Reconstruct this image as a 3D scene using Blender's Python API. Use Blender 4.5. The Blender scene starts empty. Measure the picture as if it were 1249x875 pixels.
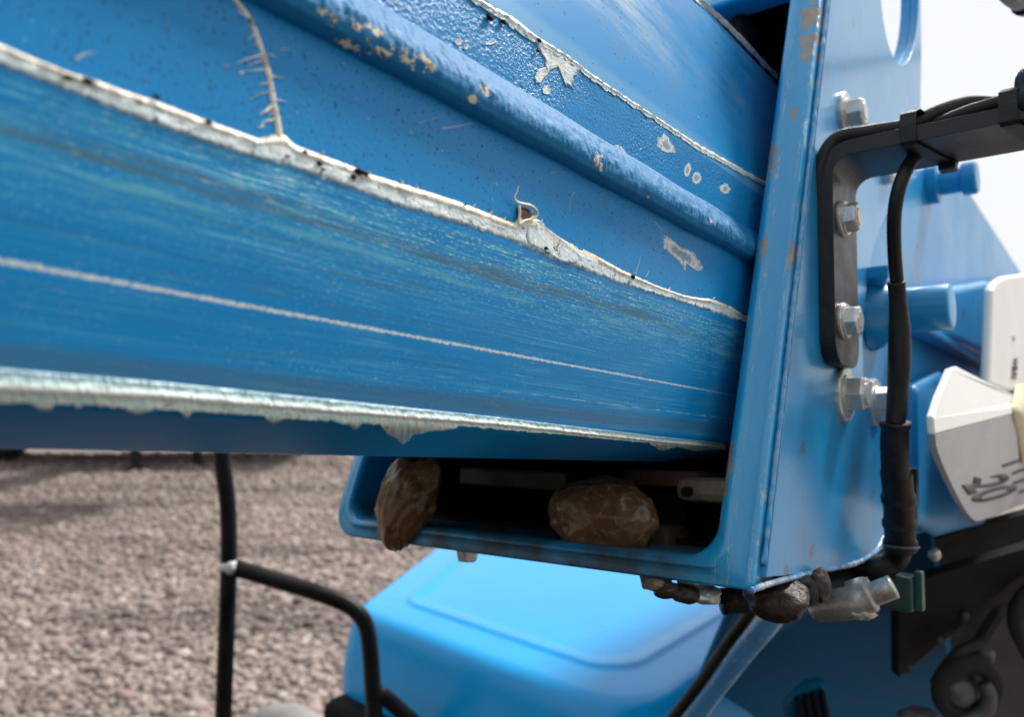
import bpy, bmesh, math, random
import numpy as np
from mathutils import Vector, Matrix, noise as mn

random.seed(7)
C = bpy.context.scene.collection
SC = bpy.context.scene

# ------------------------------------------------------------------ camera
F = 969.0; PX, PY = 624.5, 437.5; CAMZ = 1.4
cam = bpy.data.objects.new('camera', bpy.data.cameras.new('camera'))
C.objects.link(cam); SC.camera = cam
cam.location = (0, 0, CAMZ); cam.rotation_euler = (math.radians(90), 0, 0)
cam.data.sensor_width = 36.0; cam.data.lens = F / 1249 * 36
cam.data.clip_start = 0.01; cam.data.clip_end = 2000
cam.data.dof.use_dof = True; cam.data.dof.focus_distance = 0.375
cam.data.dof.aperture_fstop = 9.0; cam.data.dof.aperture_blades = 0

# ------------------------------------------------------------------ world, sun, exposure
SUN_EL, SUN_ROT = math.radians(50), math.radians(54)     # rotation measured from +Y towards +X
w = bpy.data.worlds.new('World'); SC.world = w; w.use_nodes = True
wn = w.node_tree.nodes; wl = w.node_tree.links; wn.clear()
sky = wn.new('ShaderNodeTexSky'); sky.sky_type = 'NISHITA'; sky.sun_disc = False
sky.sun_elevation = SUN_EL; sky.sun_rotation = SUN_ROT
sky.air_density = 1.0; sky.dust_density = 3.0; sky.ozone_density = 1.0
cl = wn.new('ShaderNodeTexNoise'); cl.inputs['Scale'].default_value = 2.2; cl.inputs['Detail'].default_value = 4
cr = wn.new('ShaderNodeValToRGB'); cr.color_ramp.elements[0].position = .35; cr.color_ramp.elements[1].position = .7
cr.color_ramp.elements[0].color = (9.4, 9.6, 9.9, 1); cr.color_ramp.elements[1].color = (10.9, 11.0, 11.1, 1)
mx = wn.new('ShaderNodeMix'); mx.data_type = 'RGBA'; mx.inputs['Factor'].default_value = .82
tc = wn.new('ShaderNodeTexCoord')
wl.new(tc.outputs['Generated'], cl.inputs['Vector']); wl.new(cl.outputs['Fac'], cr.inputs['Fac'])
wl.new(sky.outputs['Color'], mx.inputs['A']); wl.new(cr.outputs['Color'], mx.inputs['B'])
bg = wn.new('ShaderNodeBackground'); bg.inputs['Strength'].default_value = .07
wo = wn.new('ShaderNodeOutputWorld')
wl.new(mx.outputs['Result'], bg.inputs['Color']); wl.new(bg.outputs['Background'], wo.inputs['Surface'])

sl = bpy.data.lights.new('sun', 'SUN'); sl.energy = 3.6; sl.angle = math.radians(10); sl.color = (1, .95, .88)
so = bpy.data.objects.new('sun', sl); C.objects.link(so)
sd = Vector((math.sin(SUN_ROT) * math.cos(SUN_EL), math.cos(SUN_ROT) * math.cos(SUN_EL), math.sin(SUN_EL)))
so.rotation_euler = sd.to_track_quat('Z', 'Y').to_euler(); so.location = (3, 5, 8)

SC.view_settings.view_transform = 'Standard'; SC.view_settings.look = 'None'
SC.view_settings.exposure = 0.5; SC.view_settings.gamma = 1.0

# ------------------------------------------------------------------ frames
# world: X right, Y forward, Z up.  machine frame: (b along boom and away, s across it, u up)
bh = Vector((776, 969, -138)).normalized()
sh = Vector((-1224, 969, -78)).normalized()
uh = bh.cross(sh).normalized()
CAM = Vector((0, 0, CAMZ))
def ray(px, py): return Vector(((px - PX), F, -(py - PY))) / F
O = CAM + ray(915, 722) * .40
M = Matrix(((bh.x, sh.x, uh.x, O.x), (bh.y, sh.y, uh.y, O.y), (bh.z, sh.z, uh.z, O.z), (0, 0, 0, 1)))
MI = M.inverted(); M3I = MI.to_3x3()
CL = MI @ CAM
def wY(px, py, Y): return CAM + ray(px, py) * Y
def wZ(px, py, z):
    r = ray(px, py); return CAM + r * ((z - CAMZ) / r.z)
def lr(px, py): return M3I @ ray(px, py)
def on(px, py, axis, val):
    r = lr(px, py); return CL + r * ((val - CL[axis]) / r[axis])
def pS(px, py, s): return on(px, py, 1, s)
def pB(px, py, b): return on(px, py, 0, b)
def pY(px, py, Y): return MI @ wY(px, py, Y)

# ------------------------------------------------------------------ node helper
class NT:
    def __init__(s, name):
        s.m = bpy.data.materials.new(name); s.m.use_nodes = True
        s.t = s.m.node_tree; s.t.nodes.clear()
        s.out = s.t.nodes.new('ShaderNodeOutputMaterial')
        s.b = s.t.nodes.new('ShaderNodeBsdfPrincipled'); s.t.links.new(s.b.outputs[0], s.out.inputs[0])
        s._tc = None
    def L(s, a, sock):
        if hasattr(a, 'is_output'): s.t.links.new(a, sock)
        elif isinstance(a, (tuple, list)) and len(a) == 3 and sock.type == 'RGBA': sock.default_value = (*a, 1)
        else: sock.default_value = a
    def tc(s, k):
        if not s._tc: s._tc = s.t.nodes.new('ShaderNodeTexCoord')
        return s._tc.outputs[k]
    def ma(s, op, a, b=0.0, c=None, clamp=False):
        n = s.t.nodes.new('ShaderNodeMath'); n.operation = op; n.use_clamp = clamp
        s.L(a, n.inputs[0]); s.L(b, n.inputs[1])
        if c is not None: s.L(c, n.inputs[2])
        return n.outputs[0]
    def sep(s, v):
        n = s.t.nodes.new('ShaderNodeSeparateXYZ'); s.L(v, n.inputs[0]); return n.outputs
    def comb(s, x=0.0, y=0.0, z=0.0):
        n = s.t.nodes.new('ShaderNodeCombineXYZ')
        for i, a in enumerate((x, y, z)): s.L(a, n.inputs[i])
        return n.outputs[0]
    def noise(s, v, scale=5.0, detail=2.0, rough=.5, dist=0.0):
        n = s.t.nodes.new('ShaderNodeTexNoise'); s.L(v, n.inputs['Vector'])
        n.inputs['Scale'].default_value = scale; n.inputs['Detail'].default_value = detail
        n.inputs['Roughness'].default_value = rough; n.inputs['Distortion'].default_value = dist
        return n.outputs['Fac']
    def vor(s, v, scale=5.0, feature='F1', out='Distance', rnd=1.0):
        n = s.t.nodes.new('ShaderNodeTexVoronoi'); n.feature = feature; s.L(v, n.inputs['Vector'])
        n.inputs['Scale'].default_value = scale; n.inputs['Randomness'].default_value = rnd
        return n.outputs[out]
    def mr(s, v, a, b, c=0.0, d=1.0, smooth=False):
        n = s.t.nodes.new('ShaderNodeMapRange'); n.clamp = True
        if smooth: n.interpolation_type = 'SMOOTHSTEP'
        s.L(v, n.inputs[0])
        for i, x in enumerate((a, b, c, d)): s.L(x, n.inputs[i + 1])
        return n.outputs[0]
    def mix(s, f, a, b):
        n = s.t.nodes.new('ShaderNodeMix'); n.data_type = 'RGBA'
        s.L(f, n.inputs['Factor']); s.L(a, n.inputs['A']); s.L(b, n.inputs['B']); return n.outputs['Result']
    def mul(s, *a):
        r = a[0]
        for x in a[1:]: r = s.ma('MULTIPLY', r, x)
        return r
    def mx(s, a, b): return s.ma('MAXIMUM', a, b)
    def band(s, x, c, hw, soft):      # 1 near c, 0 outside
        d = s.ma('ABSOLUTE', s.ma('SUBTRACT', x, c)); return s.mr(d, hw, hw + soft if not hasattr(hw, 'is_output') else s.ma('ADD', hw, soft), 1.0, 0.0)
    def bump(s, h, dist=.001, st=1.0, nrm=None):
        n = s.t.nodes.new('ShaderNodeBump'); n.inputs['Distance'].default_value = dist; n.inputs['Strength'].default_value = st
        s.L(h, n.inputs['Height'])
        if nrm is not None: s.L(nrm, n.inputs['Normal'])
        return n.outputs[0]
    def fin(s, col, rough=.5, metal=0.0, nrm=None, coat=0.0, spec=.5, sss=0.0):
        s.L(col, s.b.inputs['Base Color']); s.L(rough, s.b.inputs['Roughness']); s.L(metal, s.b.inputs['Metallic'])
        s.b.inputs['Specular IOR Level'].default_value = spec
        if nrm is not None: s.L(nrm, s.b.inputs['Normal'])
        if coat: s.b.inputs['Coat Weight'].default_value = coat; s.b.inputs['Coat Roughness'].default_value = .2
        if sss: s.b.inputs['Subsurface Weight'].default_value = sss; s.b.inputs['Subsurface Scale'].default_value = .01
        return s.m

BLUE = (.002, .27, .60)

def paint(name, base=BLUE, rough=.32, coat=.7, spec=.5, chips=.62, grime=.5, chipcol=(.42, .45, .44), scale=1.0, edge=True):
    n = NT(name); o = n.tc('Object')
    big = n.noise(o, 9 * scale, 4, .6)
    col = n.mix(n.mr(big, .35, .7, 0, .35), base, tuple(min(1, c * 1.25 + .012) for c in base))
    g = n.mr(n.noise(o, 22 * scale, 6, .7, .6), .52, .75, 0, grime)
    col = n.mix(g, col, (.09, .11, .12))
    sp = n.mr(n.noise(o, 420 * scale, 2, .5), .68, .74, 0, .6)
    col = n.mix(n.mul(sp, n.mr(n.noise(o, 40 * scale, 2), .45, .6)), col, (.03, .035, .04))
    sp_ = n.mul(n.mr(n.noise(o, 38 * scale, 3, .6), .64, .70, 0, .65), 1.0 if scale == 1.0 else 0.0)
    col = n.mix(sp_, col, (.10, .085, .07))
    # chips at edges (pointiness) and scattered
    geo = n.t.nodes.new('ShaderNodeNewGeometry')
    pt = n.mr(geo.outputs['Pointiness'], .53, .62)
    cn = n.noise(o, 130 * scale, 5, .7)
    ch = n.mr(cn, chips, chips + .03)
    if edge:
        ch = n.mx(ch, n.mul(pt, n.mr(n.noise(o, 90 * scale, 4, .7), .47, .55)))
    col = n.mix(ch, col, chipcol)
    rust = n.mr(n.noise(o, 60 * scale, 3, .6), .6, .7, 0, .8)
    col = n.mix(n.mul(ch, rust), col, (.16, .085, .04))
    h = n.ma('ADD', n.mul(n.noise(o, 260 * scale, 3, .6), .25), n.mul(ch, -.6))
    return n.fin(col, n.mr(big, .3, .7, rough - .06, rough + .14), 0, n.bump(h, .0006 / scale, .2), coat=coat, spec=spec)

def simple(name, col, rough=.5, metal=0.0, var=.3, scale=60.0, bump=.3, bd=.0008, col2=None, spec=.5, coat=0.0, sss=0.0):
    n = NT(name); o = n.tc('Object')
    a = n.noise(o, scale, 6, .65)
    c2 = col2 or tuple(c * (1 - var) for c in col)
    c = n.mix(n.mr(a, .38, .66), col, c2)
    sp = n.mr(n.noise(o, scale * 9, 2), .66, .72, 0, .35)
    c = n.mix(sp, c, tuple(min(1, x * 1.7 + .008) for x in col))
    return n.fin(c, n.mr(a, .3, .7, max(.05, rough - .1), min(1, rough + .12)), metal,
                 n.bump(n.ma('ADD', a, n.mul(n.noise(o, scale * 6, 3), .3)), bd, bump), spec=spec, coat=coat, sss=sss)

MAT = {}
MAT['paint'] = paint('blue paint weathered', coat=.7, spec=.5, chips=.69, grime=.35)
MAT['paint_soft'] = paint('blue paint smooth', coat=.2, chips=.72, grime=.3, edge=False)
MAT['hood'] = paint('blue hood paint', base=(.001, .31, .70), rough=.2, coat=.1, spec=.3, chips=.72, grime=.22, scale=.4, edge=False)
MAT['chassis'] = paint('blue chassis paint dirty shaded', base=(.001, .11, .25), rough=.7, coat=0.0, spec=.12, chips=.78, grime=.4, scale=.4, edge=False)  # darker copy of the machine blue, shade put into the base colour
MAT['black'] = simple('black satin steel', (.008, .008, .010), .42, 0, .4, 45, .5, col2=(.024, .021, .021), spec=.4)
MAT['rubber'] = simple('black rubber cable', (.007, .007, .008), .48, 0, .3, 70, .3, col2=(.014, .013, .0125), spec=.35)
MAT['shrink'] = simple('matt heat shrink', (.008, .008, .010), .5, 0, .3, 120, .6, col2=(.013, .013, .015), spec=.35)
MAT['zinc'] = simple('zinc plated steel', (.66, .67, .66), .28, .45, .35, 150, .4, .0005, col2=(.52, .52, .50))
MAT['rail'] = paint('worn blue rail highlight', base=(.10, .36, .72), rough=.2, coat=1.0, chips=.6, chipcol=(.6, .66, .7))  # base lightened to imitate the bright highlight along the panel edge
MAT['lip'] = paint('chipped lip paint', base=(.03, .24, .55), chips=.54, chipcol=(.5, .56, .58))
MAT['grease'] = None
MAT['white'] = simple('off white plastic', (.80, .80, .77), .42, 0, .04, 12, .05)
MAT['greyp'] = simple('grey scale plate', (.60, .605, .605), .5, 0, .04, 14, .05)
MAT['hub'] = simple('dull grey metal', (.09, .09, .10), .5, 0, .4, 40, .3)
MAT['silver'] = simple('grimy silver fitting', (.6, .6, .57), .35, .55, .4, 60, .6, .001, col2=(.28, .26, .22))
MAT['ink'] = simple('black print', (.03, .03, .035), .6, 0, .2, 80, .1)
MAT['yellowed'] = simple('yellowed tape', (.75, .68, .42), .45, 0, .25, 60, .4)
MAT['brown'] = None
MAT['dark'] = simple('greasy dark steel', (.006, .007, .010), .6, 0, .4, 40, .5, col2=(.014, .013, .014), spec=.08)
MAT['cream'] = simple('cream nylon', (.19, .16, .12), .5, 0, .5, 50, .3)
MAT['green'] = simple('green painted block', (.015, .06, .055), .45, 0, .4, 50, .4)
MAT['pale_green'] = simple('pale green pad', (.03, .045, .03), .6, 0, .4, 50, .3)
MAT['rag'] = simple('grimy brown clump', (.05, .032, .02), .45, 0, .6, 50, 1.0, .003, col2=(.018, .012, .009))
MAT['tube'] = simple('black powder coated tube', (.004, .004, .005), .38, 0, .3, 25, .3, col2=(.014, .013, .012), spec=.2)
MAT['grey'] = simple('weathered grey rubber', (.26, .25, .24), .8, 0, .3, 12, .6, .004)
MAT['tyre'] = simple('dark tyre', (.02, .02, .022), .8, 0, .3, 20, .5)
MAT['darkgrey'] = simple('dark grey cast housing', (.035, .035, .037), .6, 0, .4, 20, .5, .002)
MAT['rust'] = simple('rusty steel', (.12, .07, .045), .8, 0, .5, 30, .8, .002, col2=(.05, .03, .025))

# ------------------------------------------------------------------ object helpers
def tag(o, label=None, cat=None, group=None, kind=None):
    if label: o['label'] = label
    if cat: o['category'] = cat
    if group: o['group'] = group
    if kind: o['kind'] = kind
    return o
def link(name, me, mat, parent=None, smooth=False):
    o = bpy.data.objects.new(name, me); C.objects.link(o)
    if mat: me.materials.append(mat)
    if smooth: me.shade_smooth()
    if parent: o.parent = parent
    return o
def mk(name, vs, fs, mat, parent=None, smooth=False, uv=None):
    me = bpy.data.meshes.new(name); me.from_pydata([tuple(v) for v in vs], [], fs)
    if uv is not None:
        l = me.uv_layers.new(name='UVMap')
        vi = np.empty(len(me.loops), dtype=np.int32); me.loops.foreach_get('vertex_index', vi)
        l.data.foreach_set('uv', np.asarray(uv, dtype=np.float32)[vi].ravel())
    me.update(); return link(name, me, mat, parent, smooth)
def bmo(name, bm, mat, parent=None, smooth=False):
    bmesh.ops.recalc_face_normals(bm, faces=bm.faces)
    me = bpy.data.meshes.new(name); bm.to_mesh(me); bm.free(); return link(name, me, mat, parent, smooth)
def bev(o, wd, seg=2, ang=40):
    m = o.modifiers.new('bevel', 'BEVEL'); m.width = wd; m.segments = seg; m.limit_method = 'ANGLE'; m.angle_limit = math.radians(ang)
    m.harden_normals = False; return o
def machine_root(name, label, cat, group=None):     # empty carrying the machine frame (b, s, u)
    o = bpy.data.objects.new(name, None); C.objects.link(o); o.matrix_world = M.copy(); o.empty_display_size = .05
    return tag(o, label, cat, group)
def root(name, loc, label, cat, group=None):
    o = bpy.data.objects.new(name, None); C.objects.link(o); o.location = loc; o.empty_display_size = .05
    return tag(o, label, cat, group)
def box(bm, c, d, R=None):
    vs = []
    for i in range(8):
        v = Vector(((-.5, .5)[i & 1] * d[0], (-.5, .5)[i >> 1 & 1] * d[1], (-.5, .5)[i >> 2] * d[2]))
        if R is not None: v = R @ v
        vs.append(bm.verts.new(Vector(c) + v))
    for f in ((0, 2, 3, 1), (4, 5, 7, 6), (0, 1, 5, 4), (2, 6, 7, 3), (0, 4, 6, 2), (1, 3, 7, 5)): bm.faces.new([vs[i] for i in f])
    return vs
def prism(bm, poly_a, poly_b):
    a = [bm.verts.new(p) for p in poly_a]; b = [bm.verts.new(p) for p in poly_b]; n = len(a)
    bm.faces.new(a); bm.faces.new(b[::-1])
    for i in range(n): bm.faces.new((a[i], b[i], b[(i + 1) % n], a[(i + 1) % n]))
def spline(pts, n):      # catmull-rom resample
    P = [Vector(p) for p in pts]; P = [P[0] * 2 - P[1]] + P + [P[-1] * 2 - P[-2]]; out = []
    segs = len(P) - 3
    for i in range(n):
        t = i / (n - 1) * segs; k = min(int(t), segs - 1); t -= k
        a, b, c, d = P[k:k + 4]
        out.append(.5 * ((2 * b) + (c - a) * t + (2 * a - 5 * b + 4 * c - d) * t * t + (3 * b - a - 3 * c + d) * t ** 3))
    return out
def tube_data(path, rad, seg=16, flat=None):
    n = len(path); vs = []; fs = []
    up = Vector((0.13, .21, 1)).normalized(); pn = None
    for i, p in enumerate(path):
        t = (path[min(i + 1, n - 1)] - path[max(i - 1, 0)]).normalized()
        if pn is None:
            pn = t.cross(up)
            if pn.length < .1: pn = t.cross(Vector((1, 0, 0)))
        pn = (pn - t * pn.dot(t)).normalized(); q = t.cross(pn)
        r = rad(i / (n - 1)) if callable(rad) else rad
        for k in range(seg):
            a = 2 * math.pi * k / seg; vs.append(p + (pn * math.cos(a) + q * math.sin(a)) * r)
    for i in range(n - 1):
        for k in range(seg):
            a = i * seg + k; b = i * seg + (k + 1) % seg; fs.append((a, b, b + seg, a + seg))
    fs.append(tuple(range(seg))[::-1]); fs.append(tuple((n - 1) * seg + k for k in range(seg)))
    return vs, fs
def tube(name, pts, rad, mat, parent=None, n=40, seg=16, straight=False):
    path = [Vector(p) for p in pts] if straight else spline(pts, n)
    vs, fs = tube_data(path, rad, seg); o = mk(name, vs, fs, mat, parent, True)
    return o
def lump(name, c, r, mat, parent=None, sub=5, amp=.2, freq=1.6, seed=0, fold=0.0, M3=None):
    bm = bmesh.new(); bmesh.ops.create_icosphere(bm, subdivisions=sub, radius=1)
    for v in bm.verts:
        p = v.co.copy(); q = p * freq + Vector((seed, seed * 1.7, 0))
        d = 1 + amp * mn.fractal(q, 1.0, 2.1, 2)
        if fold: d += fold * ((1 - abs(mn.noise(Vector((q.x * 2.6 + mn.noise(q * 2) * 1.2, q.y * 2.6, q.z * 1.5))))) ** 4 - .5)
        p = Vector((p.x * r[0], p.y * r[1], p.z * r[2])) * d
        v.co = Vector(c) + (M3 @ p if M3 else p)
    return bmo(name, bm, mat, parent, True)
def plate(name, outline, holes, s0, s1, mat, parent, bevel=.001, seg=2):
    """flat plate lying in the (b,u) plane of the machine, outline given as (b,u)"""
    bm = bmesh.new(); loops = []
    for lp in [outline] + holes:
        vs = [bm.verts.new((p[0], s0, p[1])) for p in lp]; loops.append(vs)
        for i in range(len(vs)): bm.edges.new((vs[i], vs[(i + 1) % len(vs)]))
    bmesh.ops.triangle_fill(bm, use_beauty=True, use_dissolve=False, edges=bm.edges[:])
    base = bm.faces[:]
    r = bmesh.ops.extrude_face_region(bm, geom=base)
    for v in [g for g in r['geom'] if isinstance(g, bmesh.types.BMVert)]: v.co.y = s1
    if not any(f in bm.faces for f in base): pass
    o = bmo(name, bm, mat, parent)
    return bev(o, bevel, seg) if bevel else o
def rr(b0, b1, u0, u1, r, n=6):
    out = []
    for cx, cy, a0 in ((b1 - r, u1 - r, 0), (b0 + r, u1 - r, 90), (b0 + r, u0 + r, 180), (b1 - r, u0 + r, 270)):
        for i in range(n + 1):
            a = math.radians(a0 + 90 * i / n); out.append((cx + r * math.cos(a), cy + r * math.sin(a)))
    return out

# ------------------------------------------------------------------ GROUND
def gravel_ground():
    n = NT('gravel ground'); o = n.tc('Object')
    cells = n.vor(o, 26, out='Color'); sp = n.sep(cells)
    a = n.noise(o, .55, 4, .6); 
    col = n.mix(sp[0], (.24, .195, .178), (.34, .285, .262))
    col = n.mix(n.mr(sp[1], .75, .95), col, (.38, .34, .32))
    col = n.mix(n.mr(sp[2], .8, .95), col, (.12, .10, .10))
    st = n.comb(n.mul(n.sep(o)[0], .22), n.mul(n.sep(o)[1], 1.0), 0.0)
    shade_band = n.mr(n.noise(st, 1.6, 4, .6), .44, .64, 0, .6)  # stretched noise darkens the gravel in bands, standing in for shadows
    col = n.mix(shade_band, col, (.085, .07, .066))
    bank_tint = n.mr(n.sep(o)[2], .25, .9)  # dark green cover for the added light-blocking bank
    col = n.mix(bank_tint, col, n.mix(n.noise(o, .8, 5, .7), (.02, .035, .012), (.05, .06, .025)))
    h = n.vor(o, 26)
    return n.fin(col, n.ma('SUBTRACT', .9, n.mul(shade_band, .5)), 0, n.bump(n.mul(h, -1.0), .03, .9))
N = 96
gv = []; gf = []
for j in range(N + 1):
    for i in range(N + 1):
        x = (i / N * 2 - 1); y = (j / N * 2 - 1); x = math.copysign(abs(x) ** 2.6, x) * 600; y = math.copysign(abs(y) ** 2.6, y) * 600 + 6
        shade_bank = 5.5 * max(0.0, min(1.0, (-6 - y) / 5)) ** .8 * (1 + .25 * mn.noise(Vector((x * .1, y * .1, 3)))) if y > -80 else 5.5  # added bank out of view, blocks low sky to darken the boom underside
        shade_bank = max(shade_bank, 5.0 * max(0.0, min(1.0, (-14 - x) / 6)))
        gv.append((x, y, shade_bank + .05 * mn.noise(Vector((x * .12, y * .12, 0))) if abs(x) < 60 and abs(y) < 60 else 0))
for j in range(N):
    for i in range(N):
        a = j * (N + 1) + i; gf.append((a, a + 1, a + N + 2, a + N + 1))
tag(mk('ground', gv, gf, gravel_ground(), None, True), kind='structure')

def stones():
    rng = np.random.default_rng(3)
    t = (1 + 5 ** .5) / 2
    iv = np.array([(-1, t, 0), (1, t, 0), (-1, -t, 0), (1, -t, 0), (0, -1, t), (0, 1, t), (0, -1, -t), (0, 1, -t), (t, 0, -1), (t, 0, 1), (-t, 0, -1), (-t, 0, 1)], dtype=np.float32)
    iv /= np.linalg.norm(iv[0])
    fi = np.array([(0, 11, 5), (0, 5, 1), (0, 1, 7), (0, 7, 10), (0, 10, 11), (1, 5, 9), (5, 11, 4), (11, 10, 2), (10, 7, 6), (7, 1, 8), (3, 9, 4), (3, 4, 2), (3, 2, 6), (3, 6, 8), (3, 8, 9), (4, 9, 5), (2, 4, 11), (6, 2, 10), (8, 6, 7), (9, 8, 1)], dtype=np.int32)
    n = 42000
    Y = 2.2 + rng.random(n) ** 1.5 * 9.5
    X = -.78 * Y - .6 + rng.random(n) * (.95 * Y + 1.0)
    sz = .012 + .017 * rng.random(n) ** 2 + .002 * np.maximum(Y - 5, 0) * .6
    sz = sz * np.where(rng.random(n) < .05, 1.7, 1.0)
    jit = 1 + .28 * (rng.random((n, 12, 3)) - .5)
    sc = sz[:, None] * (0.7 + .6 * rng.random((n, 3))); sc[:, 2] *= .7
    v = iv[None] * jit * sc[:, None, :]
    a = rng.random(n) * 6.283; c, s_ = np.cos(a)[:, None], np.sin(a)[:, None]
    x = v[..., 0] * c - v[..., 1] * s_; y = v[..., 0] * s_ + v[..., 1] * c
    z = np.array([.05 * mn.noise(Vector((X[i] * .12, Y[i] * .12, 0))) for i in range(0, n)], dtype=np.float32)
    V = np.stack([x + X[:, None], y + Y[:, None], v[..., 2] + (sz * .35 + z)[:, None]], -1).reshape(-1, 3).astype(np.float32)
    Fc = (fi[None] + (np.arange(n) * 12)[:, None, None]).reshape(-1, 3).astype(np.int32)
    me = bpy.data.meshes.new('gravel')
    me.vertices.add(len(V)); me.vertices.foreach_set('co', V.ravel())
    me.loops.add(Fc.size); me.loops.foreach_set('vertex_index', Fc.ravel())
    me.polygons.add(len(Fc)); me.polygons.foreach_set('loop_start', np.arange(0, Fc.size, 3, dtype=np.int32))
    me.update(calc_edges=True)
    at = me.attributes.new('tone', 'FLOAT', 'POINT'); at.data.foreach_set('value', np.repeat(rng.random(n), 12).astype(np.float32))
    nt = NT('gravel stone'); ta = nt.t.nodes.new('ShaderNodeAttribute'); ta.attribute_name = 'tone'
    r = nt.t.nodes.new('ShaderNodeValToRGB'); nt.t.links.new(ta.outputs['Fac'], r.inputs[0])
    e = r.color_ramp.elements; e[0].color = (.18, .14, .125, 1); e[1].color = (.52, .45, .41, 1)
    for p, c_ in ((.25, (.27, .215, .195)), (.5, (.31, .25, .227)), (.7, (.35, .29, .265)), (.8, (.35, .24, .20)), (.9, (.42, .365, .335))):
        k = r.color_ramp.elements.new(p); k.color = (*c_, 1)
    o = nt.tc('Object')
    st = nt.comb(nt.mul(nt.sep(o)[0], .22), nt.mul(nt.sep(o)[1], 1.0), 0.0)
    shade_band = nt.mr(nt.noise(st, 1.6, 4, .6), .44, .64, 0, .6)  # same shadow bands put into the stone colour
    col = nt.mix(shade_band, r.outputs[0], (.085, .07, .066))
    nt.fin(col, .8, 0, nt.bump(nt.noise(o, 90, 3), .01, .5))
    tag(link('gravel', me, nt.m, None, False), 'loose pinkish grey gravel stones covering the yard', 'gravel', kind='stuff')
stones()

# ------------------------------------------------------------------ INNER BOOM
UC = CL.z; DS = -CL.y
def ru(px, py, s):             # height u of the line through a pixel at offset s
    r = lr(px, py); return CL.z + r.z / r.y * (s - CL.y)
sD, sC, sA, sG, sT = .074, .0375, .029, .050, .085
uD, uC, uA, uF, uG = ru(0, 541, sD), ru(0, 487, sC), ru(450, 240, sA), ru(760, 124, sA), ru(900, 50, sG)
W2 = .33
near = [(sD + .006, uD - .0015), (sC, uC), (sA, uA), (sA, uF), (sG, uG), (sT, uG + .022)]
full = near + [(W2 - s, u) for s, u in near[::-1]]
rads = [.010, .0075, .005, .006, .009, .02]; rads = rads + rads[::-1]
def fillet(poly, rads, seg=7):
    out = []; n = len(poly)
    for i in range(n):
        p = Vector(poly[i]); a = (Vector(poly[i - 1]) - p); b = (Vector(poly[(i + 1) % n]) - p)
        an = a.angle(b) / 2; d = min(rads[i] / math.tan(an), a.length * .45, b.length * .45); r = d * math.tan(an)
        a.normalize(); b.normalize(); c = p + (a + b).normalized() * (r / math.sin(an))
        p0 = p + a * d - c; p1 = p + b * d - c; ang = p0.angle_signed(p1)
        for k in range(seg + 1):
            t = -ang * k / seg; out.append(tuple(c + Vector((p0.x * math.cos(t) - p0.y * math.sin(t), p0.x * math.sin(t) + p0.y * math.cos(t)))))
    return out
prof = fillet(full, rads)
vlen = [0.0]
for i in range(1, len(prof) + 1): vlen.append(vlen[-1] + math.dist(prof[i - 1], prof[i % len(prof)]))
def bs(px, py, h=0.0):
    """point of the boom's near side seen through a photo pixel, lifted by h; returns (point, v, normal)"""
    r = lr(px, py); best = None; c = Vector((CL.y, CL.z)); d = Vector((r.y, r.z))
    for i in range(0, 8 * 5 + 6):
        p, q = Vector(prof[i]), Vector(prof[i + 1]); e = q - p
        den = d.x * e.y - d.y * e.x
        if abs(den) < 1e-12: continue
        w_ = p - c; k = (w_.x * e.y - w_.y * e.x) / den; t = (w_.x * d.y - w_.y * d.x) / den
        if k > 0 and -1e-6 <= t <= 1 + 1e-6 and (best is None or k < best[0]):
            nn = Vector((-e.y, e.x)).normalized()
            best = (k, vlen[i] + t * e.length, nn)
    if best is None:            # just past the silhouette: take the closest profile corner
        dn = d.normalized()
        i = min(range(0, 46), key=lambda i: abs((Vector(prof[i]) - c).normalized().cross(dn) if False else (prof[i][0] - c.x) * dn.y - (prof[i][1] - c.y) * dn.x) )
        best = ((Vector(prof[i]) - c).dot(d) / d.dot(d), vlen[i], Vector((-1, 0)))
    k, v, nn = best
    if nn.x > 0: nn = -nn
    p = CL + r * k; nv = Vector((0, nn.x, nn.y)); return p + nv * h, v, nv
def vat(px, py): return bs(px, py)[1]
vA = vat(450, 240); vF = vat(760, 124); vC = vat(0, 474); vB = vat(430, 397); vS = vat(380, 243 + 22); vG = vat(900, 52)
vB2 = vat(760, 495)

boom = machine_root('telescopic_inner_boom', 'scuffed blue telescoping inner boom running out of the bolted collar towards the left', 'boom')
B0, B1 = -.62, .55
bseg = 24; vs = []; uv = []; fs = []; n = len(prof)
for j in range(bseg + 1):
    b = B0 + (B1 - B0) * j / bseg
    for i in range(n + 1):
        vs.append((b, prof[i % n][0], prof[i % n][1])); uv.append((b, vlen[i]))
for j in range(bseg):
    for i in range(n):
        a = j * (n + 1) + i; fs.append((a, a + 1, a + n + 2, a + n + 1))
fs.append(tuple(range(n))[::-1])

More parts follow.
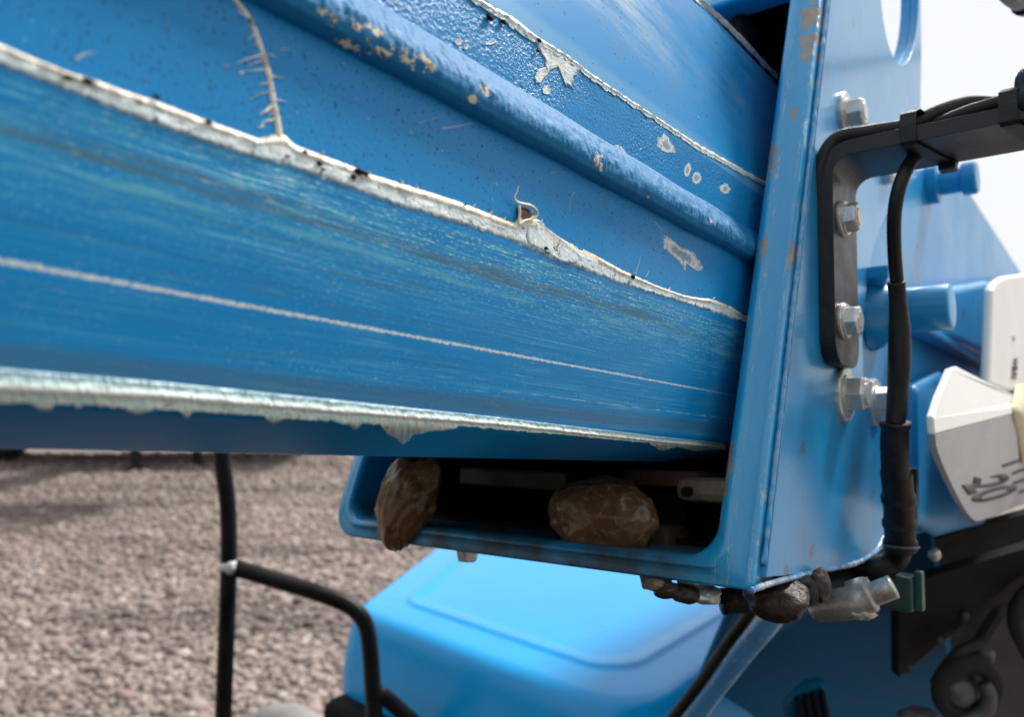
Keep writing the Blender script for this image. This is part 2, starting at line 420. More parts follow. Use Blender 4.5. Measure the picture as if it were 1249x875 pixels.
def boom_mat():
    n = NT('boom paint with wear'); u = n.tc('UV'); b, v, _ = n.sep(u)
    def V(sb, sv, off=0.0): return n.comb(n.mul(b, sb), n.mul(v, sv), off)
    col = n.mix(n.noise(V(9, 14), 1, 3), (.004, .215, .54), (.010, .26, .61))
    low = n.mr(v, vA - .0012, vA - .0002, 1, 0)                       # lower wear face
    up = n.mr(v, vF + .0005, vF + .0025)
    mid = n.mul(n.ma('SUBTRACT', 1.0, low), n.ma('SUBTRACT', 1.0, up))
    face = n.mr(v, vC + .0005, vC + .003)                            # above the lower bend
    # faint vertical tone drift
    col = n.mix(n.mul(low, .75), col, (.001, .26, .62))
    # long streaks
    s1 = n.noise(V(5, 520), 1, 3, .6); s2 = n.noise(V(24, 1100, 3.0), 1, 2, .6)
    patchy = n.noise(V(26, 60, 9.0), 1, 4, .6)
    st = n.mul(n.mr(s1, .55, .72), n.mr(patchy, .42, .62), face)
    col = n.mix(n.mul(st, low, .6), col, (.07, .40, .62))
    st2 = n.mul(n.mr(s2, .6, .7), n.mr(patchy, .4, .6), face, low)
    col = n.mix(n.mul(st2, .6), col, (.20, .56, .72))
    dk = n.mul(n.mr(n.noise(V(10, 260, 21.0), 1, 4, .65), .56, .7), low, face)
    col = n.mix(n.mul(dk, .55), col, (.05, .17, .30))
    # cyan scoured zone right below the bend A
    zA = n.mul(n.mr(v, vA - .034, vA - .004), low)
    sc = n.noise(V(55, 1100, 5.0), 1, 3, .7); sc2 = n.noise(V(420, 1700, 8.0), 1, 2, .6)
    scr = n.mul(zA, n.mr(sc, .47, .63), n.mr(n.noise(V(12, 90, 2.0), 1, 3), .35, .6))
    col = n.mix(n.mul(scr, .95), col, (.10, .58, .72))
    gl = n.mul(zA, n.mr(sc2, .56, .64), n.mr(sc, .40, .58), n.mr(b, -.32, -.15, .3, 1.0))
    col = n.mix(n.mul(gl, .9), col, (.70, .90, .90))
    fs1 = n.mul(n.mr(n.noise(V(6, 2400, 51.0), 1, 2, .6), .56, .64), n.mr(n.noise(V(20, 260, 52.0), 1, 3), .45, .62), low, face)
    col = n.mix(n.mul(fs1, .55), col, (.18, .58, .78))
    fs2 = n.mul(n.mr(n.noise(V(8, 1900, 61.0), 1, 2, .6), .57, .65), n.mr(n.noise(V(14, 160, 62.0), 1, 3), .45, .6), low, face)
    col = n.mix(n.mul(fs2, .6), col, (.002, .12, .34))
    # grey green stain band, then its pale border
    wob = n.mul(n.ma('SUBTRACT', n.noise(V(9, 0, 4.0), 1, 3, .6), .5), .010)
    vv = n.ma('ADD', v, wob)
    bandm = n.mul(n.band(vv, vS, .0014, .0022), n.mr(n.noise(V(14, 300, 7.0), 1, 4, .65), .36, .6), n.mr(b, -.06, .02, 1, .25))
    col = n.mix(n.mul(bandm, .85), col, (.07, .18, .25))
    bd2 = n.mul(n.band(vv, vS - .006, .0006, .0012), n.mr(n.noise(V(30, 200, 17.0), 1, 3), .42, .6))
    col = n.mix(n.mul(bd2, .7), col, (.12, .45, .58))
    tanm = n.mul(n.band(vv, vS, .003, .002), n.mr(n.noise(V(160, 700, 27.0), 1, 3), .66, .72))
    col = n.mix(n.mul(tanm, .8), col, (.42, .45, .36))
    # broad green stains in the middle of the lower face
    g2 = n.mul(n.mr(n.noise(V(16, 120, 31.0), 1, 4, .6), .6, .74), low, face)
    col = n.mix(n.mul(g2, .5), col, (.07, .22, .27))
    # chalk line B and fine line under it
    jb = n.mul(n.ma('SUBTRACT', n.noise(V(900, 900), 1, 3, .75), .5), .0022)
    lB = n.mul(n.band(n.ma('ADD', v, jb), vB, n.mr(b, -.34, 0, .00045, .00020), .00025), n.mr(n.noise(V(900, 2500, 1.0), 1, 2), .36, .46))
    col = n.mix(n.mul(lB, n.mr(b, .0, .03, .95, .3)), col, (.80, .88, .86))
    lB2 = n.mul(n.band(v, vB2, .00012, .00012), n.mr(n.noise(V(60, 0, 5.0), 1, 2), .45, .55), n.mr(b, -.18, -.14))
    col = n.mix(n.mul(lB2, .7), col, (.45, .68, .75))
    # fine sparkle dust on the lower face
    fl = n.mul(n.mr(n.noise(V(900, 1700, 13.0), 1, 2), .65, .70), low, face, n.mr(patchy, .35, .6))
    col = n.mix(n.mul(fl, .7), col, (.5, .8, .9))
    # greyed belt just above the lower bend and dark inner bend face
    gb = n.mul(n.band(v, vC + .0068, .002, .003), 1.0)
    col = n.mix(n.mul(gb, .6), col, (.06, .16, .26))
    # faded upper face
    fu = n.noise(n.comb(n.mul(b, 14), n.mul(n.ma('ADD', v, n.mul(b, .12)), 70), 4.0), 1, 5, .7)
    fu2 = n.mul(up, n.mr(v, vF + .03, vF + .055), n.mr(fu, .4, .62), n.mr(b, .0, -.05, .2, 1))
    col = n.mix(n.mul(fu2, .75), col, (.32, .45, .58))
    fu3 = n.mul(up, n.mr(n.noise(V(30, 420, 44.0), 1, 4, .7), .55, .7), n.mr(v, vF + .012, vF + .03))
    col = n.mix(n.mul(fu3, .8), col, (.13, .22, .25))
    eb = n.mul(up, n.band(v, vF + .007, .003, .005))
    col = n.mix(n.mul(eb, .35), col, (.20, .42, .58))
    # dust specks on the middle face
    wv = n.comb(n.ma('ADD', n.mul(b, 420), n.mul(n.noise(V(900, 900), 1, 2), 1.3)), n.ma('ADD', n.mul(v, 420), n.mul(n.noise(V(900, 900, 9.0), 1, 2), 1.3)), 0.0)
    sp = n.vor(wv, 1, out='Distance'); spc = n.sep(n.vor(wv, 1, out='Color'))
    dens = n.mr(n.noise(V(14, 22, 2.0), 1, 2), .38, .68)
    m1 = n.mul(n.mr(sp, .10, .20, 1, 0), n.mr(n.ma('ADD', spc[0], n.mul(dens, .36)), .90, .94), n.ma('SUBTRACT', 1.0, n.mul(low, .75)))
    col = n.mix(n.mul(m1, .9), col, (.02, .03, .05))
    sp2 = n.vor(V(640, 640, 3.0), 1, out='Distance'); sc3 = n.sep(n.vor(V(640, 640, 3.0), 1, out='Color'))
    m2 = n.mul(n.mr(sp2, .22, .3, 1, 0), n.mr(n.ma('ADD', sc3[0], n.mul(dens, .62)), .86, .90), mid)
    col = n.mix(n.mul(m2, .75), col, (.015, .035, .08))
    m3 = n.mul(n.mr(sp2, .1, .18, 1, 0), n.mr(sc3[1], .975, .982), mid)
    col = n.mix(n.mul(m3, .8), col, (.6, .72, .8))
    # brush marks / scratches on mid
    # relief
    op = n.noise(V(620, 620, 6.0), 1, 3, .6)
    rough_e = n.mul(mid, n.mr(v, vA + .02, vF - .03, .25, 1.0), n.mr(n.noise(V(16, 24, 12.0), 1, 2), .38, .6, .3, 1.0))
    h = n.ma('ADD', n.mul(op, rough_e, 2.2), n.mul(n.ma('ADD', scr, gl), .2))
    h = n.ma('ADD', h, n.mul(s2, low, .12)); h = n.ma('ADD', h, n.mul(m1, 1.2))
    rg = n.ma('ADD', n.mr(low, 0, 1, .30, .34), n.mul(n.ma('ADD', bandm, fu2), .15))
    return n.fin(col, rg, 0, n.bump(h, .0005, .9), coat=.05, spec=.22)
mk('boom_shell', vs, fs, boom_mat(), boom, True, uv)

# grease / exposed filler along the bends
def grease_mat():
    n = NT('cream grease'); t, k, _ = n.sep(n.tc('UV')); o = n.tc('Object')
    a = n.noise(o, 260, 5, .65); c = n.noise(o, 90, 4, .6)
    lip = n.mr(n.ma('ADD', t, n.mul(n.ma('SUBTRACT', n.noise(o, 120, 3), .5), .25)), .26, .34, 1, 0)
    body = n.mix(n.mr(a, .38, .60), (.80, .87, .88), (.58, .72, .75))
    body = n.mix(n.mr(n.noise(n.comb(n.mul(n.sep(o)[0], 260), n.mul(n.sep(o)[2], 90), 0.0), 1, 4, .7), .55, .66, 0, .7), body, (.40, .50, .50))
    col = n.mix(lip, body, (.88, .82, .68))
    col = n.mix(n.mul(n.mr(c, .5, .62), n.mr(t, .5, 0, .0, 1.0), .75), col, (.74, .62, .42))
    col = n.mix(n.mul(n.mr(n.noise(o, 170, 4, .7), .58, .66), n.mr(t, .5, .1, .25, .95)), col, (.36, .22, .11))
    col = n.mix(n.mul(n.mr(n.noise(o, 330, 3, .7), .60, .66), .85), col, (.025, .02, .02))
    col = n.mix(n.mul(n.mr(t, .78, 1.0), n.mr(n.noise(o, 300, 4, .75), .36, .48), .95), col, (.02, .16, .28))
    return n.fin(col, .38, 0, n.bump(n.ma('ADD', a, n.mul(n.noise(o, 900, 3), .5)), .0008, .6))
def grease2_mat():
    n = NT('scraped pale grease'); t, k, _ = n.sep(n.tc('UV')); o = n.tc('Object'); b = n.sep(o)[0]
    ln = n.noise(n.comb(n.mul(b, 14), n.mul(t, 26), 0.0), 1, 4, .65)
    col = n.mix(n.mr(ln, .38, .60), (.36, .66, .68), (.78, .92, .89))
    col = n.mix(n.mul(n.band(t, .52, .07, .10), n.mr(ln, .3, .45, .6, 1)), col, (.93, .96, .93))
    col = n.mix(n.mul(n.mr(t, .02, .26, 1, 0), n.mr(n.noise(n.comb(n.mul(b, 40), n.mul(t, 40), 3.0), 1, 3), .35, .5, 1, .6)), col, (.03, .22, .42))
    col = n.mix(n.mul(n.mr(t, .62, .75), n.mr(n.noise(o, 300, 4, .7), .42, .6)), col, (.80, .85, .76))
    col = n.mix(n.mul(n.mr(t, .55, .7), n.mr(n.noise(o, 420, 4, .7), .61, .67), .8), col, (.07, .08, .06))
    return n.fin(col, .30, 0, n.bump(n.ma('ADD', n.mul(ln, .4), n.mul(n.noise(o, 400, 3, .6), .3)), .0004, .35))
def flake_mat():
    n = NT('chipped white filler'); t, k, _ = n.sep(n.tc('UV')); o = n.tc('Object')
    col = n.mix(n.mr(n.ma('ADD', t, n.mul(n.ma('SUBTRACT', n.noise(o, 300, 3), .5), .9)), .35, .6), (.22, .36, .50), (.74, .76, .74))
    col = n.mix(n.mul(n.mr(t, .7, .95), n.mr(n.noise(o, 380, 4, .75), .44, .52)), col, (.008, .24, .58))
    col = n.mix(n.mul(n.mr(n.noise(o, 300, 4, .7), .55, .65), .75), col, (.36, .26, .14))
    col = n.mix(n.mul(n.mr(n.noise(o, 500, 3, .7), .62, .68), .8), col, (.03, .03, .03))
    return n.fin(col, .45, 0, n.bump(n.noise(o, 600, 4, .7), .0006, .7))
MAT['grease'] = grease_mat(); MAT['grease2'] = grease2_mat(); MAT['flake'] = flake_mat()

def strip(name, top, bot, x0, x1, step, rows, hfn, mat, jag=1.0, seed=0.0, jt=.6, ref=None):
    tx, ty = zip(*top); bx, by = zip(*bot); xs = np.arange(x0, x1 + .01, step); vs = []; uv = []; fs = []
    def ex(x, X, Yv):
        if x < X[0]: return Yv[0] + (x - X[0]) * (575 - Yv[0]) / (1400 - X[0])
        return float(np.interp(x, X, Yv))
    for i, x in enumerate(xs):
        a = ex(x, tx, ty) + jt * (mn.noise(Vector((x * .21, seed, 0))) + .6 * mn.noise(Vector((x * .8, seed, 3))))
        c = ex(x, bx, by) + jag * (mn.noise(Vector((x * .12, seed, 7))) + .8 * mn.noise(Vector((x * .5, seed, 9))))
        for r in range(rows + 1):
            t = r / rows; y = a + (c - a) * t
            if ref:
                yr = ex(x, *zip(*ref)); ym = a + (yr - a) * .85
                y = a + (ym - a) * (t / .7) if t < .7 else ym + (c - ym) * (t - .7) / .3
                t = (y - a) / (yr - a)
            p = bs(x, y, hfn(t if r < rows else 1.01, x)); vs.append(p[0]); uv.append((t, i / 100))
    R = rows + 1
    for i in range(len(xs) - 1):
        for r in range(rows): k = i * R + r; fs.append((k, k + 1, k + R + 1, k + R))
    return mk(name, vs, fs, mat, boom, True, uv)

topA = [(0, 53), (30, 66), (70, 82), (85, 88), (110, 95), (150, 110), (190, 123), (240, 142), (290, 160), (315, 169), (345, 163), (360, 177), (400, 192), (430, 203), (450, 212), (500, 227), (560, 246), (600, 262), (628, 272), (633, 262), (652, 263), (662, 274), (680, 288), (694, 296), (720, 308), (758, 329), (800, 348), (833, 360), (850, 363), (868, 365), (890, 373), (905, 383), (915, 388)]
botA = [(0, 80), (60, 102), (120, 125), (180, 149), (240, 170), (300, 190), (350, 203), (400, 220), (430, 231), (480, 250), (540, 268), (580, 279), (620, 293), (666, 313), (715, 331), (758, 347), (816, 364), (870, 381), (904, 393), (915, 397)]
def hA(t, x):
    nz = mn.noise(Vector((x * .05, t * 3, 1.5)))
    lh = (.00085 + .0006 * mn.noise(Vector((x * .06, 0, 2)))) * (.35 if 655 < x < 730 else 1)
    prof_ = float(np.interp(t, [0, .20, .30, .36, .85, 1.0], [0, lh, lh * .85, .00045, .00045, 0]))
    return prof_ + (.0 if t in (0.0, 1.0) else .00022 * nz + .00014 * mn.noise(Vector((x * .4, t * 9, 4))))
strip('grease_ridge', topA, botA, -170, 912, 1.0, 22, hA, MAT['grease'], 2.2, 1.0)

botC = [(0, 489), (30, 488), (52, 496), (60, 498), (66, 490), (88, 490), (94, 496), (102, 491), (150, 495), (165, 503), (176, 500), (188, 496), (218, 499), (226, 508), (234, 499), (320, 505), (331, 515), (343, 508), (400, 511), (424, 516), (433, 523), (440, 514), (462, 516), (472, 528), (484, 536), (492, 543), (499, 537), (504, 529), (520, 525), (548, 522), (560, 518), (640, 525), (700, 530), (790, 538), (806, 549), (826, 543), (846, 549), (870, 546), (885, 549)]
topC = [(0, 449), (200, 466), (400, 487), (600, 508), (800, 532), (885, 541)]
def hC(t, x):
    if t == 0.0: return -.0002
    return .0004 + .0009 * math.exp(-((t - .5) / .13) ** 2) + .00018 * mn.noise(Vector((x * .05, t * 7, 2.5))) + (.0008 * min(1, max(0, t - .7) / .3) + .0006 * max(0, mn.noise(Vector((x * .35, t * 6, 8.5)))) if t != 1.01 else -.0004)
strip('grease_ridge', topC, botC, -170, 884, 1.0, 18, hC, MAT['grease2'], 1.3, 5.0, .06, ref=[(0, 491), (200, 497), (400, 511), (600, 523), (885, 549)])

topF = [(560, -18), (575, -8), (600, 7), (625, 20), (655, 44), (690, 66), (720, 89), (760, 116), (800, 142), (850, 175), (900, 203), (940, 226)]
botF = [(560, -8), (575, 2), (600, 18), (615, 25), (622, 33), (635, 42), (655, 54), (680, 68), (705, 84), (722, 99), (760, 123), (800, 149), (850, 183), (900, 210), (940, 231)]
strip('grease_ridge', topF, botF, 540, 938, 1.0, 10, lambda t, x: (0 if t in (0, 1) else .0004 + .0006 * math.exp(-((t - .4) / .15) ** 2) + .0003 * mn.noise(Vector((x * .2, t * 4, 0)))), MAT['grease'], 2.4, 11.0, 1.4)

topG = [(836, -16), (860, 2), (885, 24), (910, 49), (930, 72), (950, 92)]
botG = [(836, -8), (860, 11), (885, 34), (910, 60), (930, 81), (950, 100)]
strip('grease_ridge', topG, botG, 800, 948, 1.0, 8, lambda t, x: (0 if t in (0, 1) else .0006 + .0006 * mn.noise(Vector((x * .2, t * 4, 0)))), MAT['grease'], 3.0, 15.0, 2.0)

def stroke(name, mat, pts, w0, w1, h=.0004, seed=0.0):
    bmv, bmf, uvs = [], [], []
    n = max(6, int(sum(math.dist(pts[i], pts[i + 1]) for i in range(len(pts) - 1)) / 2))
    P = spline([(p[0], p[1], 0) for p in pts], n); base = len(bmv)
    for i, p in enumerate(P):
        t = i / (n - 1); d = (P[min(i + 1, n - 1)] - P[max(0, i - 1)]).normalized(); nn = Vector((-d.y, d.x, 0))
        wd = (w0 + (w1 - w0) * t) * (1 + .5 * mn.noise(Vector((i * .45, seed, 0)))) / 2
        for q, hh in ((-1, 0.0), (-.35, h), (.35, h), (1, 0.0)):
            e = p + nn * wd * q; bmv.append(bs(e.x, e.y, hh)[0]); uvs.append((.27 if abs(q) < 1 else .22, t))
    for i in range(n - 1):
        for k in range(3): a = base + i * 4 + k; bmf.append((a, a + 1, a + 5, a + 4))
    return mk(name, bmv, bmf, mat, boom, True, uvs)
stroke('grease_string', MAT['grease'], [(278, -12), (290, 3), (303, 20), (313, 42), (321, 66), (329, 95), (334, 125), (339, 150), (341, 168)], 3.4, 7.5, .0006, 2)
sp_l = [((321, 66), (284, 79), 3), ((322, 73), (300, 81), 2), ((325, 84), (292, 88), 2.2), ((330, 92), (345, 95), 2.6), ((330, 101), (313, 104), 2.4), ((331, 111), (303, 121), 1.6), ((333, 128), (316, 140), 6),
        ((334, 146), (318, 150), 4.5), ((322, 152), (312, 155), 3), ((327, 66), (338, 70), 2), ((337, 122), (349, 126), 2), ((318, 50), (308, 56), 2), ((337, 150), (345, 158), 2.4), ((303, 20), (288, 10), 3), ((339, 165), (312, 172), 5), ((312, 40), (300, 50), 2.2), ((336, 138), (327, 141), 3), ((343, 60), (352, 60), 1.6), ((296, 88), (290, 90), 4), ((280, 80), (270, 80), 1.2)]
for a, c, wd in sp_l: stroke('grease_string', MAT['grease'], [a, ((a[0] + c[0]) / 2 + random.uniform(-1, 1), (a[1] + c[1]) / 2 + random.uniform(-1.5, 1.5)), c], wd, .3, .0003, a[0])
# short whisks along the ridge
for i in range(13):
    x = random.uniform(360, 880); y = float(np.interp(x, *zip(*topA))); l = random.uniform(2, 7)
    stroke('grease_string', MAT['grease'], [(x, y + 1), (x + random.uniform(-2, 3), y - l * .5), (x + random.uniform(-3, 4), y - l)], random.uniform(1, 2.4), .3, .0004, x)
# white scratch dashes
for pts, wd in (([(538, 156), (552, 155), (566, 152), (578, 150)], 3.2), ([(510, 150), (530, 144), (541, 140)], 1.4), ([(92, 72), (104, 66), (118, 64)], 6), ([(604, 222), (608, 229)], 2), ([(700, 234), (696, 245), (695, 258)], 1.4),
                ([(798, 270), (808, 280), (820, 287)], 1.2), ([(775, 335), (779, 322), (781, 313)], 1.8), ([(788, 338), (792, 330)], 1.8), ([(671, 212), (680, 209), (688, 211)], 1.2), ([(486, 3), (488, 8)], 5), ([(500, 160), (504, 163)], 2.5), ([(538, 183), (541, 186)], 2.5)):
    stroke('scratch_mark', MAT['flake'], pts, wd, wd * .3, .00015, wd)

def patch(outline, mat=None, h=.00009, name='paint_chip', n=44, jag=.2, seed=None, rings=(0.0, .35, .65, .85, .95, 1.0)):
    seed = seed if seed is not None else outline[0][0] * .13
    P = spline([(p[0], p[1], 0) for p in outline] + [(outline[0][0], outline[0][1], 0)], n + 1)[:-1]
    c = sum(P, Vector()) / n; vs = []; uv = []; fs = []
    for r in rings:
        for i, p in enumerate(P):
            q = c + (p - c) * r * (1 + jag * (mn.noise(Vector((i * .6, seed, 1))) + mn.noise(Vector((i * 1.9, seed, 4)))) * r)
            hh = 0.0 if r == 1.0 else (h * (1.2 if .8 < r < .97 else .8)) + .00006 * mn.noise(Vector((q.x * .5, q.y * .5, seed)))
            z = bs(q.x, q.y, hh); vs.append(z[0]); uv.append((r, i / n))
    for k in range(len(rings) - 1):
        for i in range(n): a = k * n + i; b = k * n + (i + 1) % n; fs.append((a, b, b + n, a + n))
    return mk(name, vs, fs, mat or MAT['flake'], boom, True, uv)
patch([(802, 168), (812, 165), (820, 176), (824, 186), (812, 186), (803, 180)])
patch([(746, 180), (754, 177), (763, 184), (762, 190), (752, 188)])
patch([(836, 202), (841, 199), (843, 207), (838, 216), (834, 212)])
patch([(845, 212), (852, 210), (856, 218), (850, 225), (844, 221)])
patch([(878, 227), (886, 224), (891, 231), (885, 237), (879, 234)])
patch([(808, 287), (817, 290), (830, 301), (845, 307), (853, 318), (858, 329), (848, 330), (838, 323), (835, 331), (828, 318), (815, 308), (807, 298)], jag=.05)
patch([(553, 50), (559, 47), (563, 53), (557, 55)], h=.0002)
patch([(567, 54), (572, 54), (569, 60), (565, 58)], h=.0002)
patch([(590, 54), (598, 49), (606, 51), (598, 54)], h=.0002)
# peeled area below the upper ridge
patch([(652, 50), (668, 58), (690, 72), (708, 82), (702, 92), (698, 104), (690, 104), (686, 92), (680, 80), (672, 79), (668, 86), (664, 80), (662, 68)], MAT['grease'], .0003, 'exposed_filler', 60)
patch([(656, 86), (664, 82), (669, 88), (663, 94), (658, 102), (652, 98), (652, 91)], MAT['grease'], .0003, 'exposed_filler')
patch([(661, 106), (668, 104), (671, 114), (662, 114)], MAT['grease'], .0002, 'exposed_filler')
# smear at right end and wedge under curl
patch([(640, 276), (656, 268), (668, 280), (690, 297), (712, 318), (690, 322), (660, 305), (642, 296)], MAT['grease'], .0005, 'grease_smear', 60, .03)
# dark grit lumps on the ridge
for i, (x, y, r) in enumerate(((436, 210, 5), (443, 213, 4), (429, 216, 3), (388, 200, 3), (392, 207, 2.2), (105, 100, 4), (82, 95, 3), (370, 186, 2.4), (630, 229, 0), (664, 303, 2.2), (770, 338, 3), (596, 22, 4), (612, 27, 3), (656, 50, 2.5), (252, 150, 3), (565, 250, 1.6), (654, 62, 2), (189, 119, 3))):
    if r:
        p = bs(x, y, .0009); sc_ = p[0].y - CL.y
        k = r / F * (CL - p[0]).length
        lump('grit_lump', p[0], (k * 1.3, k * .6, k * .8), MAT['dark'], boom, 3, .5, 2.2, i)
# curl of peeled grease standing off the ridge
def P3(x, y, h): return bs(x, y, h)[0]
tube('grease_curl', [P3(x, y, h) for x, y, h in ((622, 229, .0042), (622, 236, .0034), (621, 243, .0026), (626, 248, .0022), (633, 250, .0022), (641, 252, .0024), (648, 257, .0022), (651, 263, .0016), (645, 268, .0013), (636, 270, .0013), (631, 274, .001), (630, 268, .0012), (630, 260, .0016), (628, 252, .002))], lambda t: .00018 + .00042 * min(1, t * 4), MAT['grease'], boom, 60, 8)
patch([(630, 252), (640, 253), (647, 259), (646, 266), (637, 268), (631, 270)], MAT['rust'], .0006, 'grease_pocket', 36, .03)

# weld bead along the side
bead_t = ru(765, 185, sA); bead_b = ru(567, 139, sA)
vs = []; fs = []; uv = []; NB = 1300; R = 24
TT = [0, .10, .25, .40, .5, .6, .75, .9, 1.0]; UU = [0, .0, .06, .20, .34, .48, .68, .88, 1.0]; HH = [0, .0036, .0066, .0080, .0080, .0070, .0046, .0018, 0]
for i in range(NB + 1):
    b = -.55 + .78 * i / NB
    wv = .0007 * mn.noise(Vector((b * 25, 0, 0)))
    for r in range(R + 1):
        t = r / R; a = math.pi * t
        hgt = float(np.interp(t, TT, HH)); u0 = bead_b + (bead_t - bead_b) * float(np.interp(t, TT, UU)) + wv
        nz = mn.fractal(Vector((b * 130, t * 3, 1)), .8, 2, 4)
        rip = math.sin((b * 1.0 + .004 * math.cos(t * 6.3) + .0012 * mn.noise(Vector((b * 150, t, 0)))) * 1900)
        msk = max(0, min(1, (t - .32) * 6)) * max(0, min(1, (1.0 - t) * 6)) * (.5 + .5 * mn.noise(Vector((b * 22, 0, 5))))
        hgt += math.sin(a) * (.00055 * nz) + msk * (.00034 * rip + .0015 * max(0, mn.noise(Vector((b * 190, t * 6, 3)))) + .0007 * mn.noise(Vector((b * 420, t * 10, 6))))
        vs.append((b, sA + .0006 - hgt - (.0 if 0 < r < R else -.001), u0)); uv.append((b, t))
for i in range(NB):
    for r in range(R): a = i * (R + 1) + r; fs.append((a, a + 1, a + R + 2, a + R + 1))
def bead_mat():
    n = NT('painted weld bead'); b, t, _ = n.sep(n.tc('UV')); o = n.tc('Object')
    col = n.mix(n.noise(o, 60, 4), (.004, .15, .36), (.008, .19, .44))
    rub = n.mul(n.mr(n.noise(n.comb(n.mul(b, 300), n.mul(t, 9), n.mul(b, 40)), 1, 4, .7), .52, .62), n.band(t, .52, .07, .10), n.mr(n.noise(o, 30, 2), .4, .6, .25, 1))
    col = n.mix(n.mul(rub, .45), col, (.32, .52, .70))
    ch = None
    for (x, y, rb, rt) in ((432, 50, .010, .16), (466, 53, .010, .13), (490, 60, .012, .14), (512, 62, .009, .10), (520, 72, .006, .10), (725, 183, .0045, .20), (731, 192, .003, .22), (405, 12, .007, .12), (455, 26, .006, .10), (575, 112, .005, .12), (430, 20, .006, .1), (590, 100, .004, .1), (865, 262, .004, .1), (790, 236, .003, .1)):
        p = pS(x, y, sA - .006); tt = (p.z - bead_b) / (bead_t - bead_b); tt = max(.05, min(.95, math.acos(max(-1, min(1, 1 - 2 * tt))) / math.pi))
        d = n.ma('SQRT', n.ma('ADD', n.ma('POWER', n.ma('DIVIDE', n.ma('SUBTRACT', b, p.x), rb), 2.0), n.ma('POWER', n.ma('DIVIDE', n.ma('SUBTRACT', t, tt), rt), 2.0)))
        m = n.ma('SUBTRACT', 1.0, d); ch = m if ch is None else n.mx(ch, m)
    ch = n.mr(n.ma('ADD', ch, n.mul(n.ma('SUBTRACT', n.noise(n.comb(n.mul(b, 220), n.mul(t, 7), n.mul(b, 90)), 1, 5, .75), .5), 4.2)), .62, .75)
    col = n.mix(ch, col, (.72, .66, .52))
    col = n.mix(n.mul(ch, n.mr(n.noise(o, 420, 4), .55, .65)), col, (.28, .14, .06))
    sp = n.mr(n.noise(o, 700, 2), .69, .73, 0, .8); col = n.mix(sp, col, (.03, .03, .04))
    return n.fin(col, .62, 0, n.bump(n.ma('ADD', n.noise(o, 260, 4, .6), ch), .0009, .6), spec=.22)
mk('weld_bead', vs, fs, bead_mat(), boom, True, uv)

# ------------------------------------------------------------------ OUTER BOOM WITH COLLAR
outer = machine_root('outer_boom', 'blue outer boom section with open flanged collar and bolted side plate', 'boom')
RK = .337; HT = .42; WD = .331
def rake(u): return RK * u
def ring_pts(s0, s1, u0, u1, rs, n=8):      # rs: radii at (near bottom, far bottom, far top, near top)
    out = []
    for cx, cy, r, a0 in ((s0 + rs[0], u0 + rs[0], rs[0], 180), (s1 - rs[1], u0 + rs[1], rs[1], 270), (s1 - rs[2], u1 - rs[2], rs[2], 0), (s0 + rs[3], u1 - rs[3], rs[3], 90)):
        for i in range(n + 1):
            a = math.radians(a0 + 90 * i / n); out.append(Vector((cx + r * math.cos(a), cy + r * math.sin(a))))
    full_ = []
    for i in range(len(out)):
        a, b = out[i], out[(i + 1) % len(out)]; full_.append(a)
        if (a - b).length > .05:
            for k in range(1, 60): full_.append(a + (b - a) * k / 60)
    return full_
ro = ring_pts(.0, WD, .0, HT, (.003, .024, .024, .003)); ri = ring_pts(.0215, WD - .016, .0135, HT - .014, (.018, .014, .02, .014))
prof_c = [(-.002, .030), (0.0, .006), (.0, .0022), (.05, .0006), (.14, 0.0), (.55, .0), (.60, -.0012), (.68, -.0030), (.80, -.0030), (.93, -.0022), (1.0, .0010), (1.0, .006), (1.01, .045)]
vs = []; fs = []; n = len(ro)
for q, t in prof_c:
    for i in range(n):
        p = ro[i].lerp(ri[i], q); wob = .0004 * mn.noise(Vector((p.x * 60, p.y * 60, q))) if 0 < q < 1 else 0
        vs.append((rake(p.y) + t + wob, p.x, p.y))
for k in range(len(prof_c) - 1):
    for i in range(n): a = k * n + i; b = k * n + (i + 1) % n; fs.append((a, a + n, b + n, b))
